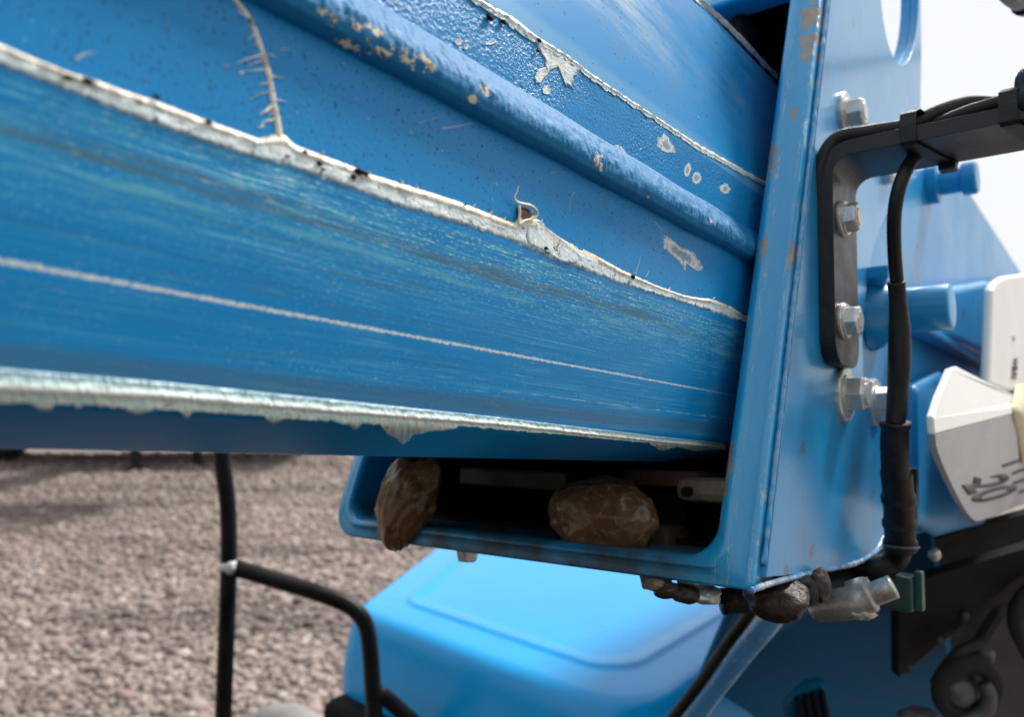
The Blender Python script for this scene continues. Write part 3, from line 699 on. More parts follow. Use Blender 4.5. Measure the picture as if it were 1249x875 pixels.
def collar_mat():
    n = NT('collar paint chipped'); o = n.tc('Object'); b, s, u = n.sep(o)
    q = n.ma('DIVIDE', s, .0215)
    col = n.mix(n.noise(o, 12, 3), (.003, .30, .64), (.010, .36, .70))
    col = n.mix(n.mul(n.mr(n.noise(n.comb(n.mul(b, 200), n.mul(s, 200), n.mul(u, 22)), 1, 4, .6), .5, .7), .35), col, (.10, .34, .60))
    el = n.mx(n.band(q, .64, .05, .05), n.mx(n.band(q, .03, .06, .05), n.mul(n.band(q, .95, .03, .06), .8)))
    near_ = n.mr(s, .023, .026, 1, 0)
    ch = n.mul(el, near_, n.mr(n.noise(n.comb(n.mul(b, 60), n.mul(s, 500), n.mul(u, 55)), 1, 6, .8), .54, .60))
    ch = n.mx(ch, n.mr(n.noise(o, 150, 4, .7), .71, .73))
    col = n.mix(n.mul(ch, .75), col, (.42, .56, .66))
    # bare rusty patches
    rp = None
    for (x, y, r1, r2) in ((988, 20, .010, .016), (985, 62, .006, .012), (940, 195, .006, .017), (966, 310, .004, .012), (934, 300, .003, .012), (893, 560, .0035, .010), (990, 45, .010, .006), (887, 590, .002, .012), (968, 135, .003, .006)):
        r_ = lr(x, y); k = (RK * CL.z - CL.x) / (r_.x - RK * r_.z); p = CL + r_ * k
        d = n.ma('SQRT', n.ma('ADD', n.ma('POWER', n.ma('DIVIDE', n.ma('SUBTRACT', s, p.y), r1), 2.0), n.ma('POWER', n.ma('DIVIDE', n.ma('SUBTRACT', u, p.z), r2), 2.0)))
        m = n.ma('SUBTRACT', 1.0, d); rp = m if rp is None else n.mx(rp, m)
    rp = n.mr(n.ma('ADD', rp, n.mul(n.ma('SUBTRACT', n.noise(o, 160, 5, .75), .5), 3.4)), .22, .42)
    col = n.mix(n.mul(rp, .95), col, n.mix(n.noise(o, 90, 4), (.42, .37, .32), (.17, .11, .075)))
    # grimy lower lip
    lo = n.mul(n.mr(u, .020, .012), n.mr(s, .020, .05), n.mr(s, .30, .27))
    gr = n.mx(n.mul(lo, n.mr(n.noise(o, 18, 4, .6), .34, .56)), n.mul(n.mr(b, rake(.0) + .01, .016), n.mr(u, .03, .02)))
    col = n.mix(n.mul(gr, .85), col, (.035, .05, .06))
    return n.fin(col, n.mr(gr, 0, 1, .30, .6), 0, n.bump(n.ma('ADD', n.mul(n.noise(o, 300, 4, .6), .3), n.mul(n.mx(ch, rp), -1)), .0006, .4), coat=.5)
mk('collar', vs, fs, collar_mat(), outer, True)
# weld tack and bead between collar and side plate
wp = [(rake(u) + .010, -.0015, u) for u in np.linspace(.012, HT - .01, 60)]
tube('weld_seam', wp, lambda t: .0016 + .0006 * mn.noise(Vector((t * 60, 0, 0))), MAT['paint'], outer, 200, 8)

# casing tube behind the collar
cas = []
bm = bmesh.new()
def quadbox(bm, s0, s1, u0, u1, b1=1.75, r=.02):
    prism(bm, [(rake(u0) + r, s0, u0), (rake(u0) + r, s1, u0), (rake(u1) + r, s1, u1), (rake(u1) + r, s0, u1)],
          [(b1, s0, u0), (b1, s1, u0), (b1, s1, u1), (b1, s0, u1)])
uTop = .425
quadbox(bm, .004, .010, .004, uTop - .004); quadbox(bm, .320, .327, .004, uTop - .004)
quadbox(bm, .0102, .3198, .002, .010); quadbox(bm, .0102, .3198, uTop - .012, uTop)
prism(bm, [(1.2, .0102, .0102), (1.2, .3198, .0102), (1.2, .3198, uTop - .0122), (1.2, .0102, uTop - .0122)], [(1.21, .0102, .0102), (1.21, .3198, .0102), (1.21, .3198, uTop - .0122), (1.21, .0102, uTop - .0122)])
bev(bmo('casing', bm, MAT['paint_soft'], outer), .002, 2)

# side plate with its oval hole
spx = [(1003, -20), (1007, -110), (1030, -165), (1070, -190), (1102, -165), (1115, -80), (1119, 30), (1118, 130), (1114, 190), (1100, 222), (1076, 262), (1058, 310), (1049, 370), (1046, 430), (1053, 515), (1069, 575), (1080, 625), (1082, 645), (1075, 664), (1052, 684), (1005, 696)]
pts = [pS(x, y, 0) for x, y in spx]; pts2 = spline([(p.x, p.z, 0) for p in pts], 90)
uf = pts[0].z; fe = [(rake(u) + .011, u) for u in np.linspace(.006, uf, 12)]
outl = [(p.x, p.y) for p in pts2[1:]] + fe
hp = []
for k in range(40):
    a = 2 * math.pi * k / 40; x = 1092 + 23.5 * math.cos(a) + 3 * math.sin(a); y = -16 + 96 * math.sin(a)
    p = pS(x, y, 0); hp.append((p.x, p.z))
pl = plate('side_plate', outl, [hp], -.0035, .0035, MAT['paint'], outer, .0012, 3)
lipx = [(915, 721), (935, 714), (960, 707), (1005, 696), (1035, 690), (1054, 683), (1070, 670), (1080, 650), (1082, 630)]
tube('edge_lip', [pS(x, y, -.0035) for x, y in lipx], lambda t: .0017 + .0005 * mn.noise(Vector((t * 40, 0, 0))), MAT['lip'], outer, 140, 8)
# rim doubling the ring round the hole (gives the thick dark inner wall)
hp2 = [(c[0], c[1]) for c in hp]
cx = sum(p[0] for p in hp) / 40; cz = sum(p[1] for p in hp) / 40
big = [(cx + (p[0] - cx) * 1.35, cz + (p[1] - cz) * 1.15) for p in hp]
plate('hole_boss', big, [hp2], .0037, .013, MAT['paint_soft'], outer, .0008, 2)

def bolt(par, px, py, s0, rw, rh, hh, tw=.0022, rot=0.2, bp=None):
    p = bp or pS(px, py, s0)
    bm = bmesh.new(); R_ = Matrix.Rotation(math.pi / 2, 3, 'X')
    def disc(rads_, seg):
        prev = None
        for (r, d) in rads_:
            ring = [bm.verts.new((p.x + r * math.cos(rot + 2 * math.pi * k / seg), p.y - d, p.z + r * math.sin(rot + 2 * math.pi * k / seg))) for k in range(seg)]
            if prev:
                for k in range(seg): bm.faces.new((prev[k], prev[(k + 1) % seg], ring[(k + 1) % seg], ring[k]))
            else: bm.faces.new(ring)
            prev = ring
        bm.faces.new(prev[::-1])
    disc([(rh, tw), (rh, tw + hh * .86), (rh * .86, tw + hh)], 6)
    disc([(rh * .62, tw + hh * .995), (rh * .58, tw + hh + .0006)], 20)
    disc([(rh * 1.12, tw * .9), (rh * 1.12, tw + .0012)], 28)
    h = bmo('bolt', bm, MAT['zinc'], par); bev(h, .0005, 2)
    bm = bmesh.new(); 
    disc2 = []
    for (r, d) in ((rw, 0.0), (rw, tw * .7), (rw * .95, tw)):
        disc2.append([bm.verts.new((p.x + r * math.cos(2 * math.pi * k / 36), p.y - d, p.z + r * math.sin(2 * math.pi * k / 36))) for k in range(36)])
    bm.faces.new(disc2[0]); bm.faces.new(disc2[2][::-1])
    for a, b in ((0, 1), (1, 2)):
        for k in range(36): bm.faces.new((disc2[a][k], disc2[a][(k + 1) % 36], disc2[b][(k + 1) % 36], disc2[b][k]))
    bmo('washer', bm, MAT['zinc'], h)
    return h
bolt(outer, 1030, 141, -.0035, .0165, .0105, .011, .003, .3)
bolt(outer, 1028, 481, -.0035, .0185, .0122, .012, .0035, .1)
bolt(outer, 1066, 491, .004, .0185, .0118, .012, .003, .5)
bolt(outer, 1068, 214, .004, .016, .010, .011, .003, .2)

# cable bracket: flat bar leg on the plate, arm reaching outwards
bs0 = -.0037; th = .0095
pA = pS(1017, 300, bs0 - th); bb0 = pA.x
pBk = pS(1046, 330, bs0 - th); bb1 = pBk.x
ub = pS(1002, 436, bs0 - th).z
ut = pB(1040, 169, bb0).z
rb_ = .016
rl = .016
path = [(bs0 - th / 2, ub + rl * (1 - math.sin(math.radians(90 - 11.25 * k)))) for k in range(9)] + [(bs0 - th / 2, ut - th / 2 - rb_)]
for k in range(1, 9):
    a = math.radians(90 * k / 8); path.append((bs0 - th / 2 - rb_ + rb_ * math.cos(a), ut - th / 2 - rb_ + rb_ * math.sin(a)))
path.append((-.22, ut - th / 2))
bm = bmesh.new(); rows = []
for i, p in enumerate(path):
    a = Vector(path[max(0, i - 1)]); c = Vector(path[min(len(path) - 1, i + 1)]); d = (c - a).normalized(); nn = Vector((d.y, -d.x)) * th / 2
    ins = rl * (1 - math.cos(math.radians(90 - 11.25 * i))) if i < 9 else 0
    rows.append([bm.verts.new(v) for v in ((bb0 + ins, p[0] + nn.x, p[1] + nn.y), (bb1 - ins, p[0] + nn.x, p[1] + nn.y), (bb1 - ins, p[0] - nn.x, p[1] - nn.y), (bb0 + ins, p[0] - nn.x, p[1] - nn.y))])
for i in range(len(rows) - 1):
    for k in range(4): bm.faces.new((rows[i][k], rows[i][(k + 1) % 4], rows[i + 1][(k + 1) % 4], rows[i + 1][k]))
bm.faces.new(rows[0][::-1]); bm.faces.new(rows[-1])
brk = bev(bmo('cable_bracket', bm, MAT['black'], outer), .0011, 3)
bolt(brk, 1027, 267, bs0 - th, .0118, .0098, .0085, .0022, .5)
bolt(brk, 1028, 392, bs0 - th, .0118, .0098, .0085, .0022, .25)

# pin with flared root
pb = pS(1062, 382, .004)
bm = bmesh.new(); prev = None
prof_p = [(.030, .0), (.028, -.006), (.021, -.012), (.0178, -.018), (.0172, -.03), (.0172, -.0545), (.0160, -.0560)]
for r, s in prof_p:
    ring = [bm.verts.new((pb.x + r * math.cos(2 * math.pi * k / 40), s + .003, pb.z + r * math.sin(2 * math.pi * k / 40))) for k in range(40)]
    if prev:
        for k in range(40): bm.faces.new((prev[k], prev[(k + 1) % 40], ring[(k + 1) % 40], ring[k]))
    prev = ring
bm.faces.new(prev)
pin = bmo('pivot_pin', bm, MAT['paint_soft'], outer, True); bev(pin, .0015, 2)
# gussets round the pin
for (x0, y0, x1, y1, wd) in ((1046, 334, 1062, 350, 8), (1090, 395, 1215, 455, 9)):
    a = pS(x0, y0, .003); c = pS(x1, y1, .003); d = (c - a).normalized(); q = Vector((-d.z, 0, d.x)) * .005
    bm = bmesh.new(); prism(bm, [a + q, a - q, c - q, c + q], [a + q + Vector((0, -.022, 0)), a - q + Vector((0, -.022, 0)), c - q + Vector((0, -.010, 0)), c + q + Vector((0, -.010, 0))])
    bev(bmo('gusset', bm, MAT['paint_soft'], outer), .002, 2)
# mounting block to the right of the pin
bm = bmesh.new()
fr = [pS(1150, 352, -.018), pS(1208, 342, -.018), pS(1218, 350, -.018), pS(1218, 440, -.018), pS(1150, 410, -.018)]
prism(bm, fr, [Vector((p.x, .003, p.z)) for p in fr])
bev(bmo('mounting_block', bm, MAT['paint_soft'], outer), .008, 4)
# lower rounded casting below
bm = bmesh.new()
fr = [pS(x, y, -.010) for x, y in ((1118, 470), (1150, 452), (1180, 520), (1205, 640), (1150, 655), (1120, 640))]
prism(bm, fr, [Vector((p.x, .003, p.z)) for p in fr])
bev(bmo('mounting_block', bm, MAT['paint_soft'], outer), .008, 4)
# small boss with rod end (upper right)
bz = pS(1132, 226, .004)
bm = bmesh.new(); prev = None
for r, s in ((.020, 0), (.020, -.010), (.0125, -.012), (.0125, -.030), (.0165, -.032), (.0165, -.043), (.0145, -.045)):
    ring = [bm.verts.new((bz.x + r * math.cos(2 * math.pi * k / 32), .004 + s, bz.z + r * math.sin(2 * math.pi * k / 32))) for k in range(32)]
    if prev:
        for k in range(32): bm.faces.new((prev[k], prev[(k + 1) % 32], ring[(k + 1) % 32], ring[k]))
    prev = ring
bm.faces.new(prev); bmo('boss', bm, MAT['paint_soft'], outer, False)

# underside nuts and dirty clamps below the collar
for (x, y, r) in ((570, 683, .0085), (800, 716, .011), (848, 726, .012)):
    r_ = lr(x, y); p = CL + r_ * ((-.002 - CL.z) / r_.z) if abs(r_.z) > 1e-3 else None
    p = pB(x, y, .02); p.z = -.001
    bm = bmesh.new(); bmesh.ops.create_cone(bm, cap_ends=True, segments=6, radius1=r * .8, radius2=r, depth=.008, matrix=Matrix.Translation(p - Vector((0, 0, .004))))
    bev(bmo('nut', bm, MAT['cream'] if x == 800 else MAT['zinc'], outer), .001, 2)

# ------------------------------------------------------------------ CABLES
up_c = machine_root('control_cable', 'pair of black cables strapped along the top of the bracket arm', 'cable')
sAr = bs0 - th
top_u = ut + .0002
c1 = [(bb0 + .010, .0005, ut - .060), (bb0 + .004, -.003, ut - .026), (bb0 + .0035, -.007, ut - .008), (bb0 + .005, -.016, ut + .0038), (bb0 + .008, -.035, ut + .0045), (bb0 + .012, -.055, ut + .0052), (bb0 + .02, -.070, ut + .0125), (bb0 + .03, -.086, ut + .018), (bb0 + .03, -.104, ut + .013), (bb0 + .026, -.13, ut + .005), (bb0 + .02, -.19, ut + .006)]
tube('cable_run', c1, .0052, MAT['rubber'], up_c, 90, 16)
c2 = [(bb0 + .03, -.03, ut + .0046), (bb0 + .022, -.06, ut + .0046), (bb0 + .010, -.085, ut + .0046), (bb0 + .008, -.105, ut + .006), (bb0 + .008, -.13, ut + .0066), (bb0 + .01, -.19, ut + .006)]
tube('cable_run', c2, .0044, MAT['rubber'], up_c, 60, 16)
def tie(par, s, w_, hump=.0105, seed=0):
    b0, b1, z0, z1 = bb0 - .0006, bb1 + .0006, ut - th - .0006, ut + .0006
    lp = [(b0, z0 + .001), (b0, z1), (b0 + .001, z1 + hump * .7), (b0 + .006, z1 + hump), (b0 + .018, z1 + hump * .95), (b0 + .032, z1 + .004), (b1, z1), (b1, z0), (b1 - .002, z0 - .0006), (b0 + .002, z0 - .0008)]
    vs = []; fs = []; n = len(lp)
    cxx = sum(p[0] for p in lp) / n; czz = sum(p[1] for p in lp) / n
    for o_ in (0, .0014):
        for ds in (0, w_):
            for (b_, z_) in lp:
                d = Vector((b_ - cxx, z_ - czz)).normalized() * o_; vs.append((b_ + d.x, s - ds - (b_ - b0) * .25 * (1 if seed else 1), z_ + d.y))
    for i in range(n):
        j = (i + 1) % n
        fs += [(i, j, n + j, n + i), (2 * n + i, 3 * n + i, 3 * n + j, 2 * n + j), (i, 2 * n + i, 2 * n + j, j), (n + i, n + j, 3 * n + j, 3 * n + i)]
    o = mk('cable_tie', vs, fs, MAT['shrink'], par, False); bev(o, .0004, 2); return o
tieS = [pB(1098, 160, bb0).y, pB(1218, 135, bb0).y]
tie(up_c, tieS[0], .0088); tie(up_c, tieS[1], .0095)
bx_ = pB(1103, 197, bb0 + .005); bm = bmesh.new(); box(bm, (bb1 - .004, tieS[0] - .017, ut - th - .003), (.010, .010, .006)); bev(bmo('cable_tie', bm, MAT['shrink'], up_c), .0012, 2)
lump('tape_knot', pB(1262, 118, bb0 + .01), (.014, .010, .020), MAT['shrink'], up_c, 4, .25, 1.5, 3)

drop = machine_root('sheathed_cable', 'black cable with heat shrink sleeve hanging from the bracket arm past the big bolts', 'cable')
def D(x, y, s): return pS(x, y, s)
tube('cable_run', [D(1128, 172, -.058), D(1118, 188, -.056), D(1108, 202, -.054), D(1097, 228, -.050), D(1091, 262, -.046), D(1091, 305, -.042), D(1094, 345, -.040), D(1097, 380, -.039), D(1097, 420, -.038)], .0042, MAT['rubber'], drop, 70, 18)
tube('heat_shrink', [D(1093, 344, -.040), D(1095, 365, -.0395), D(1097, 400, -.039), D(1097, 440, -.038), D(1095, 480, -.036), D(1092, 519, -.034)], lambda t: .0054 + .0015 * min(1, max(0, (t - .22) * 4)) - .0009 * max(0, t - .6) * 2.5 + .0002 * mn.noise(Vector((t * 14, 0, 0))), MAT['shrink'], drop, 60, 22)
tube('heat_shrink', [D(1092, 515, -.034), D(1091, 545, -.032), D(1092, 580, -.030)], lambda t: .0086 + .0008 * (t < .12) + .0003 * mn.noise(Vector((t * 9, 3, 0))), MAT['shrink'], drop, 24, 22)
tube('connector', [D(1093, 576, -.030), D(1096, 610, -.028), D(1097, 640, -.026), D(1098, 668, -.024)], lambda t: .0098 + (.0012 if (.28 < t < .36 or .62 < t < .68 or t > .9) else 0), MAT['rubber'], drop, 50, 24)
bm = bmesh.new(); p = D(1112, 592, -.028); box(bm, p, (.008, .008, .024)); p = D(1113, 628, -.028); box(bm, p, (.005, .006, .014))
bev(bmo('latch', bm, MAT['rubber'], drop), .0012, 2)
tube('clip_ring', [D(1098 + 1, 667, -.026) + Vector((.0108 * math.cos(a), .0108 * math.sin(a), 0)) for a in np.linspace(0, 6.28, 24)], .0008, MAT['hub'], drop, 60, 8)
tube('cable_run', [D(1098, 664, -.024), D(1090, 684, -.018), D(1066, 694, -.006), D(1040, 702, .01), D(1010, 712, .02), D(970, 722, .03), D(930, 730, .04), D(880, 734, .06)], .0085, MAT['rubber'], drop, 60, 18)

# hose crossing the top right corner
hz = machine_root('overhead_hose', 'short bit of dark hose crossing the very top right corner', 'hose')
tube('hose_run', [pS(1190, -60, -.1), pS(1222, -18, -.1), pS(1243, 2, -.1), pS(1270, 14, -.1), pS(1330, 22, -.1)], .0065, MAT['rubber'], hz, 30, 14)

# ------------------------------------------------------------------ ANGLE INDICATOR
ai = machine_root('angle_scale', 'white plastic angle indicator with grey dial reading -20 at the right edge', 'angle indicator')
def surf_grid(name, rows_, mat, par, th_=.003, nx=14):
    """rows_: list of (list of (px,py,s)); loft with thickness"""
    vs = []; fs = []; R = []
    for row in rows_:
        P = [pS(x, y, s) for x, y, s in row]; R.append(spline(P, nx) if len(P) > 2 else [P[0].lerp(P[1], k / (nx - 1)) for k in range(nx)])
    # smooth loft along rows
    cols = []
    for k in range(nx): cols.append(spline([r[k] for r in R], len(R) * 5))
    nr = len(cols[0])
    for off in (0, th_):
        for j in range(nr):
            for k in range(nx): vs.append(cols[k][j] + Vector((0, off, 0)))
    Nn = nr * nx
    for j in range(nr - 1):
        for k in range(nx - 1):
            a = j * nx + k; fs.append((a, a + 1, a + nx + 1, a + nx)); fs.append((Nn + a, Nn + a + nx, Nn + a + nx + 1, Nn + a + 1))
    for j in range(nr - 1):
        for k in (0, nx - 1): a = j * nx + k; fs.append((a, a + nx, Nn + a + nx, Nn + a))
    for k in range(nx - 1):
        for j in (0, nr - 1): a = j * nx + k; fs.append((a, Nn + a, Nn + a + 1, a + 1))
    return mk(name, vs, fs, mat, par, True)
# top cover
bm = bmesh.new(); fr = [pS(x, y, -.052) for x, y in ((1212, 352), (1216, 343), (1226, 337), (1290, 328), (1290, 502), (1249, 486), (1208, 469))]
prism(bm, fr, [p + Vector((0, .009, 0)) for p in fr]); bev(bmo('upper_cover', bm, MAT['white'], ai), .004, 4, 25)
cvb = [pS(1141, 531, -.0606), pS(1290, 491, -.0626)]
cvt = [pS(1290, 504, -.060), pS(1249, 487, -.0575), pS(1212, 470, -.0560), pS(1168, 447, -.0530), pS(1160, 450, -.0530), pS(1146, 484, -.0570), pS(1139, 508, -.0595)]
bm = bmesh.new(); fr = cvb + cvt; prism(bm, fr, [p + Vector((.001, .005, .0)) for p in fr]); bev(bmo('lower_cover', bm, MAT['white'], ai), .0016, 3, 25)
dq = [pS(1141, 531, -.0600), pS(1290, 491, -.0620), pS(1290, 600, -.0375), pS(1190, 636, -.0360)]
dn = (dq[1] - dq[0]).cross(dq[3] - dq[0]).normalized()
if dn.dot(CL - dq[0]) < 0: dn = -dn
def dial_p(px, py, h=.0006):
    r = lr(px, py); return CL + r * ((dq[0] + dn * h - CL).dot(dn) / r.dot(dn))
dd = spline([(x, y, 0) for x, y in ((1141, 531), (1143, 548), (1152, 572), (1166, 602), (1179, 625), (1190, 636), (1202, 634), (1240, 619), (1290, 600))], 30)
dface = [dial_p(q.x, q.y, 0) for q in dd] + [dial_p(1290, 491, 0)]
bm = bmesh.new(); prism(bm, dface, [p - dn * .005 for p in dface]); bev(bmo('dial', bm, MAT['greyp'], ai), .0008, 2)
def letters(name, text, org, ex, ey, sfn, mat, par, size=1.0):
    cu = bpy.data.curves.new(name, 'FONT'); cu.body = text; cu.size = size; cu.extrude = 0.0; cu.offset = .026
    tmp = bpy.data.objects.new(name, cu); C.objects.link(tmp)
    dg = bpy.context.evaluated_depsgraph_get(); me = bpy.data.meshes.new_from_object(tmp.evaluated_get(dg))
    C.objects.unlink(tmp); bpy.data.objects.remove(tmp)
    bm = bmesh.new(); bm.from_mesh(me)
    bmesh.ops.triangulate(bm, faces=bm.faces[:])
    for v in bm.verts:
        px = org[0] + ex[0] * v.co.x + ey[0] * v.co.y; py = org[1] + ex[1] * v.co.x + ey[1] * v.co.y
        v.co = sfn(px, py)
    r = bmesh.ops.extrude_face_region(bm, geom=bm.faces[:])
    for v in [g for g in r['geom'] if isinstance(g, bmesh.types.BMVert)]: v.co.y -= .0004
    return bmo(name, bm, mat, par)
letters('numeral', '20', (1175, 592), (18, 24), (72, -22), dial_p, MAT['ink'], ai)
def quadstroke(name, pts, wd, sfn, mat, par):
    (x0, y0), (x1, y1) = pts; d = Vector((x1 - x0, y1 - y0)).normalized(); q = Vector((-d.y, d.x)) * wd / 2
    cs = [(x0 + q.x, y0 + q.y), (x1 + q.x, y1 + q.y), (x1 - q.x, y1 - q.y), (x0 - q.x, y0 - q.y)]
    a = [sfn(x, y) for x, y in cs]; b = [v + dn * .0005 for v in a]
    bm = bmesh.new(); prism(bm, a, b); return bmo(name, bm, mat, par)
quadstroke('minus_sign', ((1188, 586), (1196, 588)), 8, dial_p, MAT['ink'], ai)
for a, c in (((1223, 569), (1244, 562)), ((1235, 578), (1252, 572)), ((1236, 590), (1256, 583)), ((1243, 601), (1262, 595))):
    quadstroke('scale_mark', (a, c), 3, dial_p, MAT['greyp'] if 0 else MAT['ink'], ai)
letters('lettering', 'WE:RI', (1236, 436), (-.8, 10), (8.0, 1.0), lambda x, y: pS(x, y, -.0525), MAT['ink'], ai)
surf_grid('tape_strip', [[(1240, 470, -.0532), (1285, 465, -.0532)], [(1236, 500, -.0625), (1285, 505, -.0628)], [(1242, 530, -.0560), (1285, 530, -.0565)], [(1248, 565, -.0478), (1285, 565, -.0482)]], MAT['yellowed'], ai, .0012, 6)
bm = bmesh.new(); p = pS(1236, 412, -.0525); bmesh.ops.create_cone(bm, cap_ends=True, segments=20, radius1=.004, radius2=.0035, depth=.003, matrix=Matrix.Translation(p) @ Matrix.Rotation(math.pi / 2, 4, 'X'))
bmo('screw', bm, MAT['greyp'], ai)

# ------------------------------------------------------------------ INSIDE THE COLLAR: greasy lumps, pads, rollers
def brown_mat():
    n = NT('brown aged grease'); o = n.tc('Object')
    fo = n.noise(o, 55, 5, .65, 1.2)
    col = n.mix(n.mr(fo, .35, .65), (.20, .105, .042), (.10, .056, .028))
    col = n.mix(n.mul(n.mr(n.noise(o, 140, 4, .6, 2.0), .56, .66), .5), col, (.42, .30, .17))
    return n.fin(col, .22, 0, n.bump(n.ma('ADD', n.noise(n.comb(n.mul(n.sep(o)[0], 1.0), n.mul(n.sep(o)[1], .5), n.mul(n.sep(o)[2], .25)), 150, 4, .65, 1.0), n.mul(n.vor(o, 90), .3)), .0010, .4), sss=.5)
MAT['brown'] = brown_mat()
la = machine_root('grease_lump', 'orange brown grease lump drooping over the left end of the collar lip', 'grease', 'old grease lumps inside the collar')
cA = pB(503, 596, .008)
R45 = Matrix.Rotation(math.radians(18), 3, 'Y')
lump('grease_blob', pB(496, 612, .002), (.0145, .023, .037), MAT['brown'], la, 5, .22, 1.1, 3, .08, Matrix.Rotation(math.radians(30), 3, 'X'))
lb = machine_root('grease_lump', 'wide brown wrinkled grease lump sitting mid lip under the boom', 'grease', 'old grease lumps inside the collar')
lump('grease_blob', pB(733, 630, .020), (.019, .037, .0245), MAT['brown'], lb, 5, .15, 1.2, 11, .06)

def inner_box(name, x0, y0, x1, y1, b0, b1, mat, bevw=.002):
    a = pB(x0, y0, b0); c = pB(x1, y1, b0); bm = bmesh.new()
    box(bm, ((b0 + b1) / 2, (a.y + c.y) / 2, (a.z + c.z) / 2), (b1 - b0, abs(a.y - c.y), abs(a.z - c.z))); return bev(bmo(name, bm, mat, outer), bevw, 2)
inner_box('wear_pad', 560, 570, 690, 600, .06, .12, MAT['pale_green'])
inner_box('slide_block', 822, 582, 890, 616, .035, .08, MAT['cream'], .005)
inner_box('slide_block', 775, 640, 815, 672, .04, .07, MAT['rust'])
inner_box('bracket', 790, 600, 835, 650, .06, .09, MAT['dark'])
inner_box('bracket', 760, 572, 850, 596, .05, .09, MAT['rust'])
bm = bmesh.new(); p = pB(838, 600, .033); bmesh.ops.create_cone(bm, cap_ends=True, segments=16, radius1=.003, radius2=.003, depth=.004, matrix=Matrix.Translation(p) @ Matrix.Rotation(math.pi / 2, 4, 'Y')); bmo('screw', bm, MAT['dark'], outer)
# dark lining plates inside the casing
bm = bmesh.new(); box(bm, (.34, .165, .20), (.012, .300, .375)); bmo('end_stop', bm, MAT['dark'], outer)
bm = bmesh.new(); box(bm, (.18, .165, .0135), (.26, .298, .006)); bmo('floor_plate', bm, MAT['dark'], outer)
bm = bmesh.new(); box(bm, (.20, .3135, .20), (.26, .006, .36)); bmo('lining_plate', bm, MAT['dark'], outer)
bm = bmesh.new(); box(bm, (.26, .165, .408), (.20, .298, .006)); bmo('lining_plate', bm, MAT['dark'], outer)
lump('wear_pad', pS(905, 50, .07), (.02, .012, .02), MAT['dark'], outer, 3, .1)

# ------------------------------------------------------------------ FITTINGS UNDER THE COLLAR
ft = machine_root('hose_fitting', 'grimy silver hydraulic hose fitting below the collar next to a green block', 'hose fitting')
q0 = pY(992, 744, .52); q1 = pY(1040, 735, .50); q2 = pY(1090, 716, .49)
tube('fitting_body', [q0, q0.lerp(q1, .15), q0.lerp(q1, .5), q1, q1.lerp(q2, .3), q1.lerp(q2, .6), q2], lambda t: .006 + .0042 * math.sin(min(1, t * 2.2) * 1.57) - .003 * (t > .75), MAT['silver'], ft, 60, 14)
tube('collar_nut', [q0.lerp(q2, .52), q0.lerp(q2, .72)], .0118, MAT['zinc'], ft, 2, 6)
lump('grime', pY(1050, 748, .5), (.012, .008, .004), MAT['silver'], ft, 3, .4, 2, 3)
gb = machine_root('valve_block', 'small green painted valve block hanging under the connector', 'valve block')
bm = bmesh.new(); p = pY(1098, 722, .56); box(bm, p, (.022, .020, .024)); bev(bmo('block_body', bm, MAT['green'], gb), .002, 2)
bm = bmesh.new(); box(bm, p + Vector((.0, -.0125, .002)), (.010, .005, .027)); bev(bmo('block_cover', bm, MAT['green'], gb), .001, 2)
cg = machine_root('grime_clump', 'lumpy brown grime clump below the sharp corner of the collar', 'grime')
lump('clump_body', pY(948, 732, .44), (.014, .018, .012), MAT['rag'], cg, 4, .2, 1.3, 5)
lump('clump_body', pY(975, 722, .45), (.012, .010, .010), MAT['dark'], cg, 4, .2, 1.3, 8)
lump('clump_body', pY(1000, 714, .46), (.008, .006, .010), MAT['rag'], cg, 4, .15, 1.2, 9)
cg2 = machine_root('grime_clump', 'flat row of grey grime and nuts under the bottom edge of the collar lip', 'grime')
for i, (x, y, r, mt) in enumerate(((815, 722, .008, 'rag'), (838, 727, .009, 'rag'), (862, 728, .009, 'silver'), (884, 730, .007, 'dark'), (800, 716, .006, 'cream'))):
    lump('clump_body', pY(x, y - 2, .43), (r * 1.2, r, r * .55), MAT[mt], cg2, 4, .18, 1.3, i + 20)

# ------------------------------------------------------------------ HOOD
HZ = CAMZ - .44
def HW(px, py, dz=0.0): return wZ(px, py, HZ + dz)
hr = root('engine_hood', HW(600, 760), 'glossy bright blue engine hood with raised panel outline below the boom', 'engine hood')
HX = Vector((bh.x, bh.y, 0)).normalized(); HSx = Vector((sh.x, sh.y, 0)).normalized()
cnr = HW(775, 862)                   # near corner of the top face
hB = HW(446, 741); hC_ = hB + (HW(530, 675) - hB).normalized() * 1.0; hD = cnr + HX * 1.0
Ls, Lb = (hB - cnr).dot(HSx), .80
quad = [Vector((p.x, p.y)) for p in (cnr, hD, hC_, hB)]
def offset_poly(P, d):
    out = []; n = len(P)
    for i in range(n):
        a, p, b = P[i - 1], P[i], P[(i + 1) % n]; e1 = (p - a).normalized(); e2 = (b - p).normalized()
        n1 = Vector((e1.y, -e1.x)); n2 = Vector((e2.y, -e2.x)); m = (n1 + n2).normalized(); out.append(p + m * (d / m.dot(n1)))
    return out
